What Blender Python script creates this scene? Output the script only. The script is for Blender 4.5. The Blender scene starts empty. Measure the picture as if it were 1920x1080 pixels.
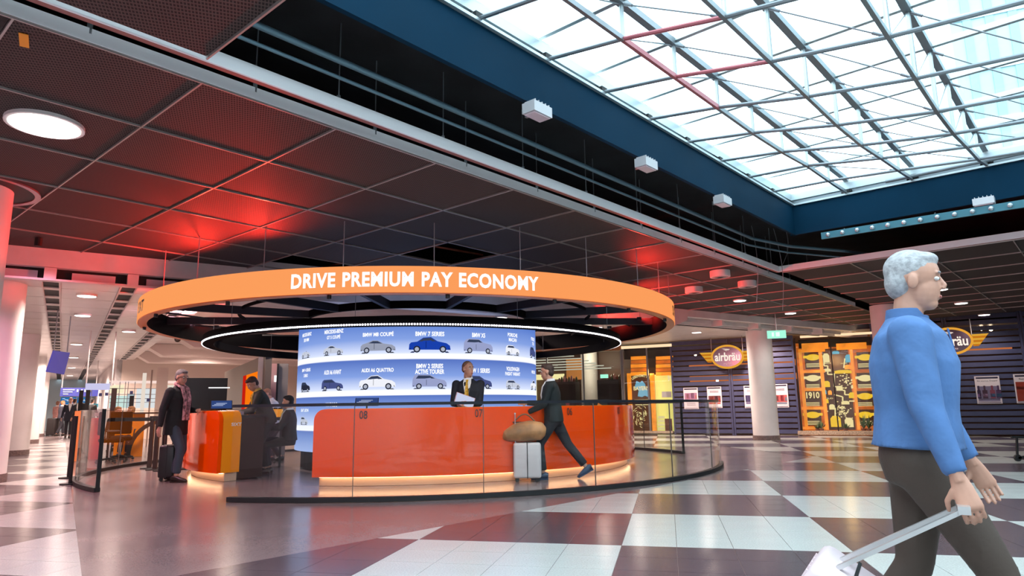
import bpy, bmesh, math, random
from mathutils import Vector, Matrix
R_ = math.radians
random.seed(4)
sc = bpy.context.scene
COL = sc.collection
# ------------------------------------------------------------------ camera
CAMH = 1.06; FPX = 1270.0
ROLL, PITCH = R_(.8), R_(10.0)
cr, sr, cp, sp = math.cos(ROLL), math.sin(ROLL), math.cos(PITCH), math.sin(PITCH)
cd = bpy.data.cameras.new('camera'); cam = bpy.data.objects.new('camera', cd); COL.objects.link(cam)
cd.sensor_width = 36; cd.lens = 36 * FPX / 1920; cd.clip_start = .05; cd.clip_end = 400
cam.matrix_world = Matrix(((cr, sr, 0, 0), (sr*sp, -cr*sp, -cp, 0), (-sr*cp, cr*cp, -sp, CAMH), (0, 0, 0, 1)))
sc.camera = cam
# ------------------------------------------------------------------ sky, sun, exposure
w = bpy.data.worlds.new('overcast_sky'); sc.world = w; w.use_nodes = True
bg = w.node_tree.nodes['Background']; bg.inputs[0].default_value = (.80, .93, 1.0, 1); bg.inputs[1].default_value = 4.6
sc.view_settings.view_transform = 'Standard'; sc.view_settings.look = 'None'
sc.view_settings.exposure = 0.0; sc.view_settings.gamma = 1; sc.view_settings.use_curve_mapping = False
# ------------------------------------------------------------------ frames and measuring
def ray(x, y):
    u = (x-960)/FPX; v = (540-y)/FPX
    a = u*cr+v*sr; b = -u*sr+v*cr
    return Vector((a, cp-b*sp, sp+b*cp))
def onz(x, y, z=0.):
    d = ray(x, y); t = (z-CAMH)/d.z; return Vector((d.x*t, d.y*t, z))
def atd(x, y, D):
    d = ray(x, y); t = D/math.hypot(d.x, d.y); return Vector((d.x*t, d.y*t, CAMH+d.z*t))
AZ = R_(41.6); AV = Vector((math.sin(AZ), math.cos(AZ), 0)); BV = Vector((-math.cos(AZ), math.sin(AZ), 0))
def S(a, b, z=0.): return AV*a+BV*b+Vector((0, 0, z))
CZ = R_(-33.3); CV = Vector((math.sin(CZ), math.cos(CZ), 0)); DV = Vector((math.cos(CZ), -math.sin(CZ), 0))
def K(d, c, z=0.): return DV*d+CV*c+Vector((0, 0, z))
FZ = R_(12.6); FV = Vector((math.sin(FZ), math.cos(FZ), 0)); EV = Vector((math.cos(FZ), -math.sin(FZ), 0))
def G(e, f, z=0.): return EV*e+FV*f+Vector((0, 0, z))
CX, CY = -1.93, 14.04
def Q(deg, r, z=0.): return Vector((CX+r*math.cos(R_(deg)), CY+r*math.sin(R_(deg)), z))
def cyl(x, y, R):
    d = ray(x, y); a = d.x**2+d.y**2; b = -2*(d.x*CX+d.y*CY); c = CX*CX+CY*CY-R*R
    t = (-b-math.sqrt(max(0, b*b-4*a*c)))/(2*a)
    return math.degrees(math.atan2(d.y*t-CY, d.x*t-CX)), CAMH+d.z*t
W0 = Vector((6.1, 25.2, 0)); WU = Vector((.893, -.450, 0)); WN = Vector((-.450, -.893, 0))   # shop front line, WN to the room
def wall_t(x, y, off=0.):
    d = ray(x, y); o = W0+WN*off; t = (o.x*WN.x+o.y*WN.y)/(d.x*WN.x+d.y*WN.y); p = d*t
    return (p-W0).dot(WU), CAMH+p.z
def WP(t, z, off=0.): return W0+WU*t+WN*off+Vector((0, 0, z))
# ------------------------------------------------------------------ materials
MATS = {}
def mat(name, col, rough=.5, metal=0., emis=None, es=1., noise=None, bump=None, trans=0., coat=0., spec=.5):
    if name in MATS: return MATS[name]
    m = bpy.data.materials.new(name); m.use_nodes = True; nt = m.node_tree; p = nt.nodes['Principled BSDF']
    p.inputs['Base Color'].default_value = (*col, 1); p.inputs['Roughness'].default_value = rough
    p.inputs['Metallic'].default_value = metal; p.inputs['Specular IOR Level'].default_value = spec
    if coat: p.inputs['Coat Weight'].default_value = coat; p.inputs['Coat Roughness'].default_value = .04
    if emis: p.inputs['Emission Color'].default_value = (*emis, 1); p.inputs['Emission Strength'].default_value = es
    if noise or bump:
        tc = nt.nodes.new('ShaderNodeTexCoord'); n = nt.nodes.new('ShaderNodeTexNoise')
        n.inputs['Scale'].default_value = (noise or bump)[0]; n.inputs['Detail'].default_value = 4
        nt.links.new(tc.outputs['Object'], n.inputs['Vector'])
        if noise:
            r = nt.nodes.new('ShaderNodeValToRGB'); r.color_ramp.elements[0].position = .35; r.color_ramp.elements[1].position = .65
            k = noise[1]; r.color_ramp.elements[0].color = tuple(c*(1-k) for c in col)+(1,); r.color_ramp.elements[1].color = tuple(min(1, c*(1+k)) for c in col)+(1,)
            nt.links.new(n.outputs['Fac'], r.inputs['Fac']); nt.links.new(r.outputs['Color'], p.inputs['Base Color'])
        if bump:
            b = nt.nodes.new('ShaderNodeBump'); b.inputs['Strength'].default_value = bump[1]; b.inputs['Distance'].default_value = .02
            nt.links.new(n.outputs['Fac'], b.inputs['Height']); nt.links.new(b.outputs['Normal'], p.inputs['Normal'])
    MATS[name] = m; return m
def glow(name, col, s=1.):
    if name in MATS: return MATS[name]
    m = bpy.data.materials.new(name); m.use_nodes = True; nt = m.node_tree; nt.nodes.clear()
    e = nt.nodes.new('ShaderNodeEmission'); o = nt.nodes.new('ShaderNodeOutputMaterial')
    e.inputs[0].default_value = (*col, 1); e.inputs[1].default_value = s; nt.links.new(e.outputs[0], o.inputs[0])
    MATS[name] = m; return m
def srgb(r, g, b): return tuple((c/255/12.92 if c/255 <= .04045 else ((c/255+.055)/1.055)**2.4) for c in (r, g, b))
def glassmat(name, tint, fac, rough=.0):
    m = bpy.data.materials.new(name); m.use_nodes = True; nt = m.node_tree; nt.nodes.clear()
    t = nt.nodes.new('ShaderNodeBsdfTransparent'); g = nt.nodes.new('ShaderNodeBsdfGlossy'); mx = nt.nodes.new('ShaderNodeMixShader')
    fr = nt.nodes.new('ShaderNodeLayerWeight'); ma = nt.nodes.new('ShaderNodeMath'); ma.operation = 'MULTIPLY_ADD'; o = nt.nodes.new('ShaderNodeOutputMaterial')
    t.inputs[0].default_value = (*tint, 1); g.inputs['Roughness'].default_value = rough; fr.inputs['Blend'].default_value = .25
    ma.inputs[1].default_value = fac; ma.inputs[2].default_value = .025
    pw = nt.nodes.new('ShaderNodeMath'); pw.operation = 'POWER'; pw.inputs[1].default_value = 5; fr.inputs['Blend'].default_value = .5; nt.links.new(fr.outputs['Facing'], pw.inputs[0]); nt.links.new(pw.outputs[0], ma.inputs[0]); nt.links.new(ma.outputs[0], mx.inputs[0])
    nt.links.new(t.outputs[0], mx.inputs[1]); nt.links.new(g.outputs[0], mx.inputs[2]); nt.links.new(mx.outputs[0], o.inputs[0])
    MATS[name] = m; return m
def meshpanel(name, col, sc_, col2):
    m = mat(name, col, .7, .15); nt = m.node_tree; p = nt.nodes['Principled BSDF']
    tc = nt.nodes.new('ShaderNodeTexCoord'); mp = nt.nodes.new('ShaderNodeMapping'); mp.inputs['Rotation'].default_value = (0, 0, AZ*-1+.35)
    wv = nt.nodes.new('ShaderNodeTexWave'); wv.inputs['Scale'].default_value = sc_; wv.inputs['Distortion'].default_value = 0
    w2 = nt.nodes.new('ShaderNodeTexWave'); w2.bands_direction = 'Y'; w2.inputs['Scale'].default_value = sc_*.5
    mu = nt.nodes.new('ShaderNodeMath'); mu.operation = 'MAXIMUM'
    r = nt.nodes.new('ShaderNodeValToRGB'); r.color_ramp.elements[0].position = .6; r.color_ramp.elements[1].position = .9
    r.color_ramp.elements[0].color = (*col2, 1); r.color_ramp.elements[1].color = (*col, 1)
    nt.links.new(tc.outputs['Object'], mp.inputs[0]); nt.links.new(mp.outputs[0], wv.inputs[0]); nt.links.new(mp.outputs[0], w2.inputs[0])
    nt.links.new(wv.outputs['Fac'], mu.inputs[0]); nt.links.new(w2.outputs['Fac'], mu.inputs[1])
    nt.links.new(mu.outputs[0], r.inputs[0]); nt.links.new(r.outputs[0], p.inputs['Base Color'])
    b = nt.nodes.new('ShaderNodeBump'); b.inputs['Strength'].default_value = .5; b.inputs['Distance'].default_value = .004
    nt.links.new(mu.outputs[0], b.inputs['Height']); nt.links.new(b.outputs[0], p.inputs['Normal']); return m
def terrazzo(name, col, k, rough, joint=None):
    m = mat(name, col, rough); nt = m.node_tree; p = nt.nodes['Principled BSDF']
    tc = nt.nodes.new('ShaderNodeTexCoord'); v = nt.nodes.new('ShaderNodeTexNoise'); v.inputs['Scale'].default_value = 90; v.inputs['Detail'].default_value = 2
    n = nt.nodes.new('ShaderNodeTexNoise'); n.inputs['Scale'].default_value = 1.3
    a = nt.nodes.new('ShaderNodeMath'); a.operation = 'MULTIPLY_ADD'; a.inputs[1].default_value = .35
    r = nt.nodes.new('ShaderNodeValToRGB'); r.color_ramp.elements[0].position = .45; r.color_ramp.elements[1].position = .85
    r.color_ramp.elements[0].color = tuple(c*(1-k) for c in col)+(1,); r.color_ramp.elements[1].color = tuple(c*(1+k) for c in col)+(1,)
    nt.links.new(tc.outputs['Object'], v.inputs[0]); nt.links.new(tc.outputs['Object'], n.inputs[0])
    nt.links.new(n.outputs['Fac'], a.inputs[0]); nt.links.new(v.outputs['Fac'], a.inputs[2]); nt.links.new(a.outputs[0], r.inputs[0]); nt.links.new(r.outputs[0], p.inputs['Base Color'])
    rr = nt.nodes.new('ShaderNodeMapRange'); rr.inputs['To Min'].default_value = rough*.7; rr.inputs['To Max'].default_value = rough*1.3
    nt.links.new(n.outputs['Fac'], rr.inputs[0]); nt.links.new(rr.outputs[0], p.inputs['Roughness']); return m
M_light = terrazzo('light_terrazzo', (.52, .53, .50), .12, .2)
M_dark = terrazzo('dark_stone', (.085, .063, .076), .3, .2)
M_grey = terrazzo('grey_resin', (.215, .165, .165), .14, .2)
M_mesh = meshpanel('expanded_metal', (.085, .060, .056), 15, (.003, .003, .003))
M_mesh2 = meshpanel('expanded_metal_fine', (.048, .034, .032), 30, (.010, .007, .007))
M_white = mat('white_plaster', (.74, .70, .69), .6, noise=(3, .05))
M_col = mat('column_paint', (.84, .80, .79), .45, noise=(2, .04))
M_rail = mat('painted_rail', (.90, .90, .92), .4, .0)
M_tbar = mat('ceiling_tbar', (.45, .40, .38), .35, .5)
M_black = mat('matt_black', (.008, .008, .009), .6)
M_deep = mat('deep_black', (.004, .004, .005), .85, spec=.05)
M_void = mat('plenum_black', (.012, .013, .015), .9, noise=(2, .4))
M_navy = mat('navy_fascia', (.001, .024, .052), .7, noise=(.6, .12), spec=.08)
M_steel = mat('pale_steel', (.45, .52, .54), .35, .6)
M_steel2 = mat('grey_steel', (.22, .25, .27), .35, .6)
M_redpaint = mat('rose_steel', (.42, .12, .14), .4, .3)
M_glass = glassmat('clear_glass', (.975, .99, .985), .6)
M_sky = glassmat('roof_glass', (.93, .98, 1.), .3)
M_chrome = mat('chrome', (.7, .7, .72), .12, 1.)
M_orange = mat('orange_lacquer', (.95, .30, .01), .25, coat=.5)
M_red = mat('red_lacquer', (.95, .075, .0), .12, coat=.35)
M_skin = mat('skin', (.52, .27, .19), .5, noise=(20, .06))
M_eye = mat('eye_dark', (.02, .015, .01), .2)
M_lip = mat('lip', (.45, .15, .12), .5)
M_whitecloth = mat('white_cloth', (.75, .75, .76), .8)
M_wood = mat('amber_wood', (.55, .17, .02), .35, noise=(6, .35), coat=.3)
M_slat = mat('blue_grey_slat', (.058, .062, .135), .45, noise=(3, .08))
# ------------------------------------------------------------------ mesh helpers
class MB:
    def __init__(s): s.v = []; s.f = []; s.m = []; s.cur = 0
    def add(s, vs, fs):
        k = len(s.v); s.v += [Vector(q) for q in vs]; s.f += [tuple(i+k for i in f) for f in fs]; s.m += [s.cur]*len(fs)
    def box(s, c, size, X=Vector((1, 0, 0)), Y=None, Z=None):
        X = Vector(X).normalized(); Z = Vector(Z or (0, 0, 1)); Y = Vector(Y) if Y is not None else Z.cross(X)
        c = Vector(c); h = [q/2 for q in size]
        vs = [c+X*(i*h[0])+Y*(j*h[1])+Z*(k*h[2]) for k in (-1, 1) for j in (-1, 1) for i in (-1, 1)]
        s.add(vs, [(0, 2, 3, 1), (4, 5, 7, 6), (0, 1, 5, 4), (2, 6, 7, 3), (0, 4, 6, 2), (1, 3, 7, 5)]); return s
    def bar(s, p, q, wd, ht=None, up=(0, 0, 1)):
        p = Vector(p); q = Vector(q); d = q-p; L = d.length; d.normalize(); up = Vector(up)
        if abs(d.dot(up)) > .99: up = Vector((1, 0, 0))
        y = up.cross(d).normalized(); z = d.cross(y); return s.box((p+q)/2, (L, wd, ht or wd), d, y, z)
    def tube(s, p, q, r, n=8, r2=None):
        p = Vector(p); q = Vector(q); d = (q-p).normalized(); u = Vector((0, 0, 1)) if abs(d.z) < .9 else Vector((1, 0, 0))
        a = d.cross(u).normalized(); b = d.cross(a); r2 = r if r2 is None else r2
        vs = [p+(a*math.cos(t)+b*math.sin(t))*r for t in [2*math.pi*i/n for i in range(n)]]+[q+(a*math.cos(t)+b*math.sin(t))*r2 for t in [2*math.pi*i/n for i in range(n)]]
        fs = [(i, (i+1) % n, n+(i+1) % n, n+i) for i in range(n)]+[tuple(range(n))[::-1], tuple(range(n, 2*n))]
        s.add(vs, fs); return s
    def path(s, pts, r, n=6):
        for a, b in zip(pts[:-1], pts[1:]): s.tube(a, b, r, n)
        return s
    def prism(s, poly, vec):
        vec = Vector(vec); n = len(poly); vs = [Vector(q) for q in poly]+[Vector(q)+vec for q in poly]
        s.add(vs, [tuple(range(n))[::-1], tuple(range(n, 2*n))]+[(i, (i+1) % n, n+(i+1) % n, n+i) for i in range(n)]); return s
    def arc(s, r0, r1, z0, z1, t0, t1, n=48):
        full = abs(t1-t0) >= 359.9; m = n if full else n+1; vs = []
        for i in range(m):
            t = t0+(t1-t0)*i/n
            vs += [Q(t, r0, z0), Q(t, r1, z0), Q(t, r1, z1), Q(t, r0, z1)]
        fs = []
        for i in range(n):
            a = 4*i; b = 4*((i+1) % m)
            for j in range(4): fs.append((a+j, b+j, b+(j+1) % 4, a+(j+1) % 4))
        if not full: fs += [(0, 1, 2, 3), (4*n+3, 4*n+2, 4*n+1, 4*n)]
        s.add(vs, fs); return s
    def ell(s, c, r, n=12, m=8, rot=None):
        c = Vector(c); vs = []; fs = []
        for j in range(1, m):
            ph = math.pi*j/m
            for i in range(n):
                th = 2*math.pi*i/n; q = Vector((r[0]*math.sin(ph)*math.cos(th), r[1]*math.sin(ph)*math.sin(th), r[2]*math.cos(ph)))
                vs.append(c+(rot @ q if rot else q))
        t = Vector((0, 0, r[2])); b = -t
        vs += [c+(rot @ t if rot else t), c+(rot @ b if rot else b)]
        for j in range(m-2):
            for i in range(n): fs.append((j*n+i, (j+1)*n+i, (j+1)*n+(i+1) % n, j*n+(i+1) % n))
        T = len(vs)-2; fs += [(T, i, (i+1) % n) for i in range(n)]+[(T+1, (m-2)*n+(i+1) % n, (m-2)*n+i) for i in range(n)]
        s.add(vs, fs); return s
    def loft(s, pts, n=12, lat=(0, 1, 0)):
        k = len(pts); P = [Vector(q[0]) for q in pts]; vs = []
        for i in range(k):
            d = (P[min(i+1, k-1)]-P[max(i-1, 0)]).normalized(); l = Vector(lat)
            if abs(d.dot(l)) > .95: l = Vector((1, 0, 0))
            l = (l-d*l.dot(d)).normalized(); o = d.cross(l)
            vs += [P[i]+l*(pts[i][1]*math.cos(2*math.pi*j/n))+o*(pts[i][2]*math.sin(2*math.pi*j/n)) for j in range(n)]
        fs = [(i*n+j, i*n+(j+1) % n, (i+1)*n+(j+1) % n, (i+1)*n+j) for i in range(k-1) for j in range(n)]
        fs += [tuple(range(n))[::-1], tuple(range((k-1)*n, k*n))]; s.add(vs, fs); return s
    def mesh(s, name, mats, off=None):
        me = bpy.data.meshes.new(name); o = off or Vector((0, 0, 0))
        me.from_pydata([tuple(q-o) for q in s.v], [], s.f)
        for m in (mats if isinstance(mats, (list, tuple)) else [mats]): me.materials.append(m)
        if any(s.m): me.polygons.foreach_set('material_index', s.m)
        b = bmesh.new(); b.from_mesh(me); bmesh.ops.recalc_face_normals(b, faces=b.faces); b.to_mesh(me); b.free()
        return me
    def build(s, name, mats, parent=None, smooth=False, kind=None, loc=None):
        wl = Vector((0, 0, 0)); q = parent
        while q is not None: wl = wl+q.location; q = q.parent
        off = wl if loc is None else Vector(loc)
        o = bpy.data.objects.new(name, s.mesh(name, mats, off)); COL.objects.link(o)
        if parent is not None: o.parent = parent; o.location = off-wl
        else: o.location = off
        if smooth:
            for p in o.data.polygons: p.use_smooth = True
            try: o.data.set_sharp_from_angle(angle=R_(40))
            except Exception: pass
        if kind: o['kind'] = kind
        return o
def tag(o, label, cat, group=None):
    o['label'] = label; o['category'] = cat
    if group: o['group'] = group
    return o
def thing(name, label, cat, loc=(0, 0, 0), rz=0., group=None):
    o = bpy.data.objects.new(name, None); COL.objects.link(o); o.location = Vector(loc); o.rotation_euler = (0, 0, rz)
    o.empty_display_size = .1; return tag(o, label, cat, group)
def dup(root, loc, rz=0., label=None):
    r = root.copy(); COL.objects.link(r); r.location = Vector(loc); r.rotation_euler = (0, 0, rz)
    if label: r['label'] = label
    for ch in list(root.children):
        c = ch.copy(); COL.objects.link(c); c.parent = r
        for g in ch.children:
            d = g.copy(); COL.objects.link(d); d.parent = c
    return r
def rbox(c, size, r, X=(1, 0, 0), seg=2):
    b = bmesh.new(); bmesh.ops.create_cube(b, size=1)
    for v in b.verts: v.co = Vector((v.co.x*size[0], v.co.y*size[1], v.co.z*size[2]))
    bmesh.ops.bevel(b, geom=b.edges[:], offset=r, segments=seg, affect='EDGES', profile=.5)
    X = Vector(X).normalized(); Y = Vector((0, 0, 1)).cross(X); c = Vector(c)
    b.verts.index_update(); vs = [c+X*v.co.x+Y*v.co.y+Vector((0, 0, v.co.z)) for v in b.verts]; fs = [tuple(v.index for v in f.verts) for f in b.faces]; b.free()
    return vs, fs
def ev(me_ob):
    dg = bpy.context.evaluated_depsgraph_get(); dg.update()
    me = bpy.data.meshes.new_from_object(me_ob.evaluated_get(dg)); return me
def text2d(s, width=None, height=None, bold=.012, xs=1., gap=1.):
    """outline letters as flat geometry: verts (x, y) centred, faces"""
    cu = bpy.data.curves.new('t', 'FONT'); cu.body = s; cu.size = 1; cu.align_x = 'CENTER'; cu.offset = bold; cu.space_character = gap; cu.space_word = 1.15; cu.resolution_u = 3
    o = bpy.data.objects.new('t', cu); COL.objects.link(o); me = ev(o)
    vs = [v.co.copy() for v in me.vertices]; fs = [tuple(p.vertices) for p in me.polygons]
    bpy.data.objects.remove(o); bpy.data.curves.remove(cu); bpy.data.meshes.remove(me)
    if not vs: return [], []
    x0 = min(v.x for v in vs); x1 = max(v.x for v in vs); y0 = min(v.y for v in vs); y1 = max(v.y for v in vs)
    ky = (height/(y1-y0)) if height else 1; kx = (width/(x1-x0)) if width else ky*xs
    return [((v.x-(x0+x1)/2)*kx, (v.y-(y0+y1)/2)*ky) for v in vs], fs
def put(mb, vf, fn):
    mb.add([fn(x, y) for x, y in vf[0]], vf[1])
def put_letters(vf, fn, name, m, parent):
    """every connected glyph as a part of its own"""
    vs, fs = vf; par = list(range(len(vs)))
    def fd(i):
        while par[i] != i: par[i] = par[par[i]]; i = par[i]
        return i
    for f in fs:
        for i in f[1:]: par[fd(i)] = fd(f[0])
    gr = {}
    for f in fs: gr.setdefault(fd(f[0]), []).append(f)
    for r, fl in gr.items():
        idx = sorted({i for f in fl for i in f}); mp = {i: k for k, i in enumerate(idx)}; b = MB()
        b.add([fn(*vs[i]) for i in idx], [tuple(mp[i] for i in f) for f in fl]); b.build(name, m, parent)
def clip(poly, n, d):            # keep n.p <= d  (2d/3d convex)
    out = []
    for i in range(len(poly)):
        a = poly[i]; b = poly[(i+1) % len(poly)]; da = n.dot(a)-d; db = n.dot(b)-d
        if da <= 0: out.append(a)
        if (da < 0 < db) or (db < 0 < da): out.append(a+(b-a)*(da/(da-db)))
    return out
#PART2
# ================================================================== lamps in the shell (fixtures further down, some of them added, carry their own light)
def arealight(name, loc, size, power, col, rot=(0, 0, 0), sy=None):
    l = bpy.data.lights.new(name, 'AREA'); l.energy = power; l.color = col; l.size = size
    if sy: l.shape = 'RECTANGLE'; l.size_y = sy
    o = bpy.data.objects.new(name, l); COL.objects.link(o); o.location = loc; o.rotation_euler = rot; return o
def pointlight(name, loc, power, col, r=.1, parent=None):
    l = bpy.data.lights.new(name, 'POINT'); l.energy = power; l.color = col; l.shadow_soft_size = r
    o = bpy.data.objects.new(name, l); COL.objects.link(o); o.location = loc
    if parent is not None: o.parent = parent; o.location = Vector(loc)-parent.location
    return o
# ================================================================== STRUCTURE
ZC = 3.6          # mesh ceiling
BP = 12.56        # bulkhead plane, along CV
ROOMK = [(-3, -12), (28.9, -12), (28.9, .4)]
# --- floor
fb = MB(); fb.box(K(12, 18, -.154), (46, 84, .3), DV); floor = fb.build('floor', M_grey, kind='structure')
EP, FP = 1.655, 1.6; TE, TF = EP/4, FP/4
def in_view(p, m=60):
    d = p-Vector((0, 0, CAMH)); fw = d.y*cp+d.z*sp
    if fw < .3: return False
    a = d.x/fw; b = (-d.y*sp+d.z*cp)/fw; u = a*cr-b*sr; v = a*sr+b*cr
    x = 960+u*FPX; y = 540-v*FPX
    return -m < x < 1920+m and -m < y < 1080+m
def tile_polys(c0, c1, r0, r1):
    base = [G(c0, r0), G(c1, r0), G(c1, r1), G(c0, r1)]
    ds = [p.dot(DV)-.2 for p in base]; bs = [4.8-p.dot(BV) for p in base]
    ctr = sum(base, Vector())/4
    if all(d <= 0 for d in ds) or all(b >= 0 for b in bs): return [base]
    out = []
    if min(ds) < 0: out.append(clip(base, DV, .2))
    rest = clip(base, -DV, -.2) if min(ds) < 0 else base
    if rest and len(rest) > 2:
        q = clip(rest, BV, 4.8)
        if len(q) > 2: out.append(q)
        q = clip(rest, -BV, -4.8); H = Vector((1, .15, 0)); q2 = clip(q, -H, -8.1) if q else []
        if len(q2) > 2: out.append(q2)
        q3 = clip(q, H, 8.1) if q else []; J = Vector((.2, 1, 0)); q3 = clip(q3, -J, -19.0) if q3 else []; q3 = clip(q3, Vector((-1, 0, 0)), -.5) if q3 else []
        if len(q3) > 2: out.append(q3)
    return [o for o in out if len(o) > 2]
tiles = []
for i in range(-52, 60):
    for j in range(-30, 100):
        e0 = -.4+i*TE; f0 = 5.54+j*TF; c = G(e0+TE/2, f0+TF/2)
        if c.y < -4 or c.dot(DV) < -3 or c.x > 22 or c.length > 46: continue
        g = .0022; col = (i//4+j//4) % 2 == 0
        for pl in tile_polys(e0+g, e0+TE-g, f0+g, f0+TF-g): tiles.append((c.length, in_view(c), col, pl, (e0, f0)))
tiles.sort(key=lambda t: (not t[1], t[0]))
shared = {}
stuffL, stuffD = MB(), MB(); nt_ = 0
for d, vis, col, pl, org in tiles:
    if vis and nt_ < 300:
        nt_ += 1; m = M_light if col else M_dark; o0 = G(*org)
        full = len(pl) == 4 and abs((pl[2]-pl[0]).length-math.hypot(TE-.0044, TF-.0044)) < 1e-4
        if full and col in shared: o = bpy.data.objects.new('tile', shared[col]); COL.objects.link(o); o.location = o0; o.parent = floor; o.location = o0-floor.location
        else:
            b = MB(); b.prism([p+Vector((0, 0, -.004)) for p in pl], (0, 0, .004)); o = b.build('tile', m, floor, loc=o0)
            if full: shared[col] = o.data
    else:
        b = stuffL if col else stuffD; b.prism([p+Vector((0, 0, -.004)) for p in pl], (0, 0, .004))
stuffL.build('light_tiles', M_light, floor, kind='stuff'); stuffD.build('dark_tiles', M_dark, floor, kind='stuff')
# --- walls round the hall
def wallbox(name, p, q, z0, z1, m, th=.2, side=1):
    p = Vector(p); q = Vector(q); d = (q-p).normalized(); n = Vector((-d.y, d.x, 0))*side
    b = MB(); b.box((p+q)/2+n*(th/2)+Vector((0, 0, (z0+z1)/2)), ((q-p).length, th, z1-z0), d); return b.build(name, m, kind='structure')
wallbox('wall_left', K(-3, -12), K(-3, 53), 0, 4.5, M_white)
wallbox('wall_rear', K(-3, -12), K(28.9, -12), 0, 4.5, M_white, side=-1)
wallbox('wall_rear_right', K(28.9, -12), K(28.9, .4), 0, 4.5, M_white, side=-1)
tL = -16.4   # where the shop front line meets the back wall
wallbox('wall_back', K(1.7, 32), K(11.0, 32), 0, 4.5, mat('cream_wall', (.72, .60, .52), .6), side=1)
wallbox('wall_corridor_right', K(1.7, 32), K(1.7, 53), 0, 4.5, M_white, side=-1)
wallbox('wall_far_end', K(-3, 53), K(1.7, 53), 0, 4.5, mat('pale_blue_glass_wall', (.5, .68, .75), .4), side=1)
wallbox('wall_shop_rear', WP(-17, 0, -3.2), WP(24, 0, -3.2), 0, 4.5, mat('shop_dark_wall', (.10, .05, .035), .5), side=1)
# roof slab around the skylight opening
SA0, SA1, SB0, SB1 = -8.0, 11.85, -7.9, 3.97
b = MB()
for a0, a1, b0, b1 in ((-40, 60, SB1+.05, 50), (-40, 60, -50, SB0-.05), (SA1+.05, 60, SB0-.05, SB1+.05), (-40, SA0-.05, SB0-.05, SB1+.05)):
    b.box(S((a0+a1)/2, (b0+b1)/2, 4.55), (a1-a0, b1-b0, .25), AV)
roof = b.build('ceiling', M_void, kind='structure')
# white low ceiling of the corridor and the shop side, beyond the bulkhead
def white_ceiling(name, d0, d1, c0, c1, z, pd, pc, m, lim):
    base = MB(); base.box(K((d0+d1)/2, (c0+c1)/2, z+.09), (d1-d0, c1-c0, .06), DV); o = base.build(name, M_white, kind='structure')
    k = 0; st = MB(); nd = int(round((d1-d0)/pd)); o.data.materials[0] = mat('joint_shadow', (.20, .15, .14), .8)
    for j in range(int((c1-c0)/pc)):
        for i in range(nd):
            cc = K(d0+(i+.5)*pd, c0+(j+.5)*pc, z+.03)
            if k < lim and in_view(cc, 20) and cc.length < 32:
                if k == 0: bb = MB(); bb.box(cc, (pd-.012, pc-.03, .04), DV); p0 = bb.build('ceiling_panel', m, o, loc=cc)
                else: p0_ = bpy.data.objects.new('ceiling_panel', p0.data); COL.objects.link(p0_); p0_.parent = o; p0_.location = cc-o.location
                k += 1
            else: st.box(cc, (pd-.012, pc-.03, .04), DV)
    if st.v: st.build('far_ceiling_panels', m, o, kind='stuff')
    return o
M_cp = mat('white_ceiling_panel', (.74, .69, .66), .3, noise=(1.2, .04))
ZW = 3.2
segs = [(-3, -.47), (-.2, .66), (.93, 1.76), (2.03, 2.3)]
for k, (d0, d1) in enumerate(segs):
    white_ceiling('ceiling_corridor_%s' % 'abcd'[k], d0, d1, BP+.25, 53, ZW, d1-d0, 1.2 if k else 1.2, M_cp, 40)
white_ceiling('ceiling_office', 2.3, 28, BP+.3, 33, 3.42, 1.84*1.396, 1.5, M_cp, 150)
# ladder rails between the corridor panels
for k, dx in enumerate((-.335, .795, 1.895)):
    b = MB(); rail = thing('ceiling_rail', 'white ladder-like slotted rail running down the corridor ceiling, %s' % ('nearest the columns', 'middle one of three', 'nearest the car counter side')[k], 'ceiling rail', K(dx, BP+.3, ZW), 0, None)
    for s_ in (-1, 1): b.box(K(dx+s_*.125, (BP+53)/2, ZW+.005), (.025, 53-BP-.4, .05), DV)
    b.build('side_rail', M_white, rail)
    b = MB(); b.box(K(dx, (BP+53)/2, ZW+.04), (.24, 53-BP-.4, .02), DV); b.build('dark_slot', M_black, rail)
    c = BP+.5; cr0 = None
    n_ = 0
    while c < 40 and n_ < 70:
        if cr0 is None: bb = MB(); bb.box(K(dx, c, ZW+.012), (.23, .22, .02), DV); cr0 = bb.build('rung', M_white, rail, loc=K(dx, c, ZW))
        else: o = bpy.data.objects.new('rung', cr0.data); COL.objects.link(o); o.parent = rail; o.location = K(dx, c, ZW)-rail.location
        c += 1.05; n_ += 1
# bulkhead over the edge of the mesh ceiling, with recessed dark slots and pale inserts
b = MB(); b.box(K(-.35, BP+.08, 3.52), (5.3, .16, .42), DV)
b.box(K(-.35, BP+.08, 3.115), (5.3, .16, .03), DV)
bh = b.build('trim_1', M_white, kind='structure')
b = MB(); b.box(K(-.35, BP+.2, 3.22), (5.3, .04, .2), DV); b.build('dark_slot', M_black, bh)
for d0, d1 in ((-2.7, -.5), (-.05, .55), (1.0, 1.65)):
    b = MB(); b.box(K((d0+d1)/2, BP+.13, 3.2), (d1-d0, .05, .12), DV); b.build('slot_panel', mat('lilac_panel', (.62, .55, .6), .4), bh)
for dx in (-.335, .795, 1.895):
    b = MB(); b.box(K(dx, BP+.06, 3.2), (.16, .16, .2), DV); b.build('hanger', M_white, bh)
b = MB(); b.prism([K(2.3, BP, 3.1), K(2.3, BP, 3.75), K(13.9, BP, 3.75), K(13.9, BP, 3.32), K(13.3, BP, 3.1)], CV*.35); b.build('trim_2', M_white, kind='structure')
b = MB(); b.box(K(21.5, BP+.08, 3.58), (15.2, .16, .34), DV); b.box(K(21.5, BP+.5, 3.3), (15.2, .05, .08), DV)
bh3 = b.build('trim_3', M_white, kind='structure')
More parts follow.
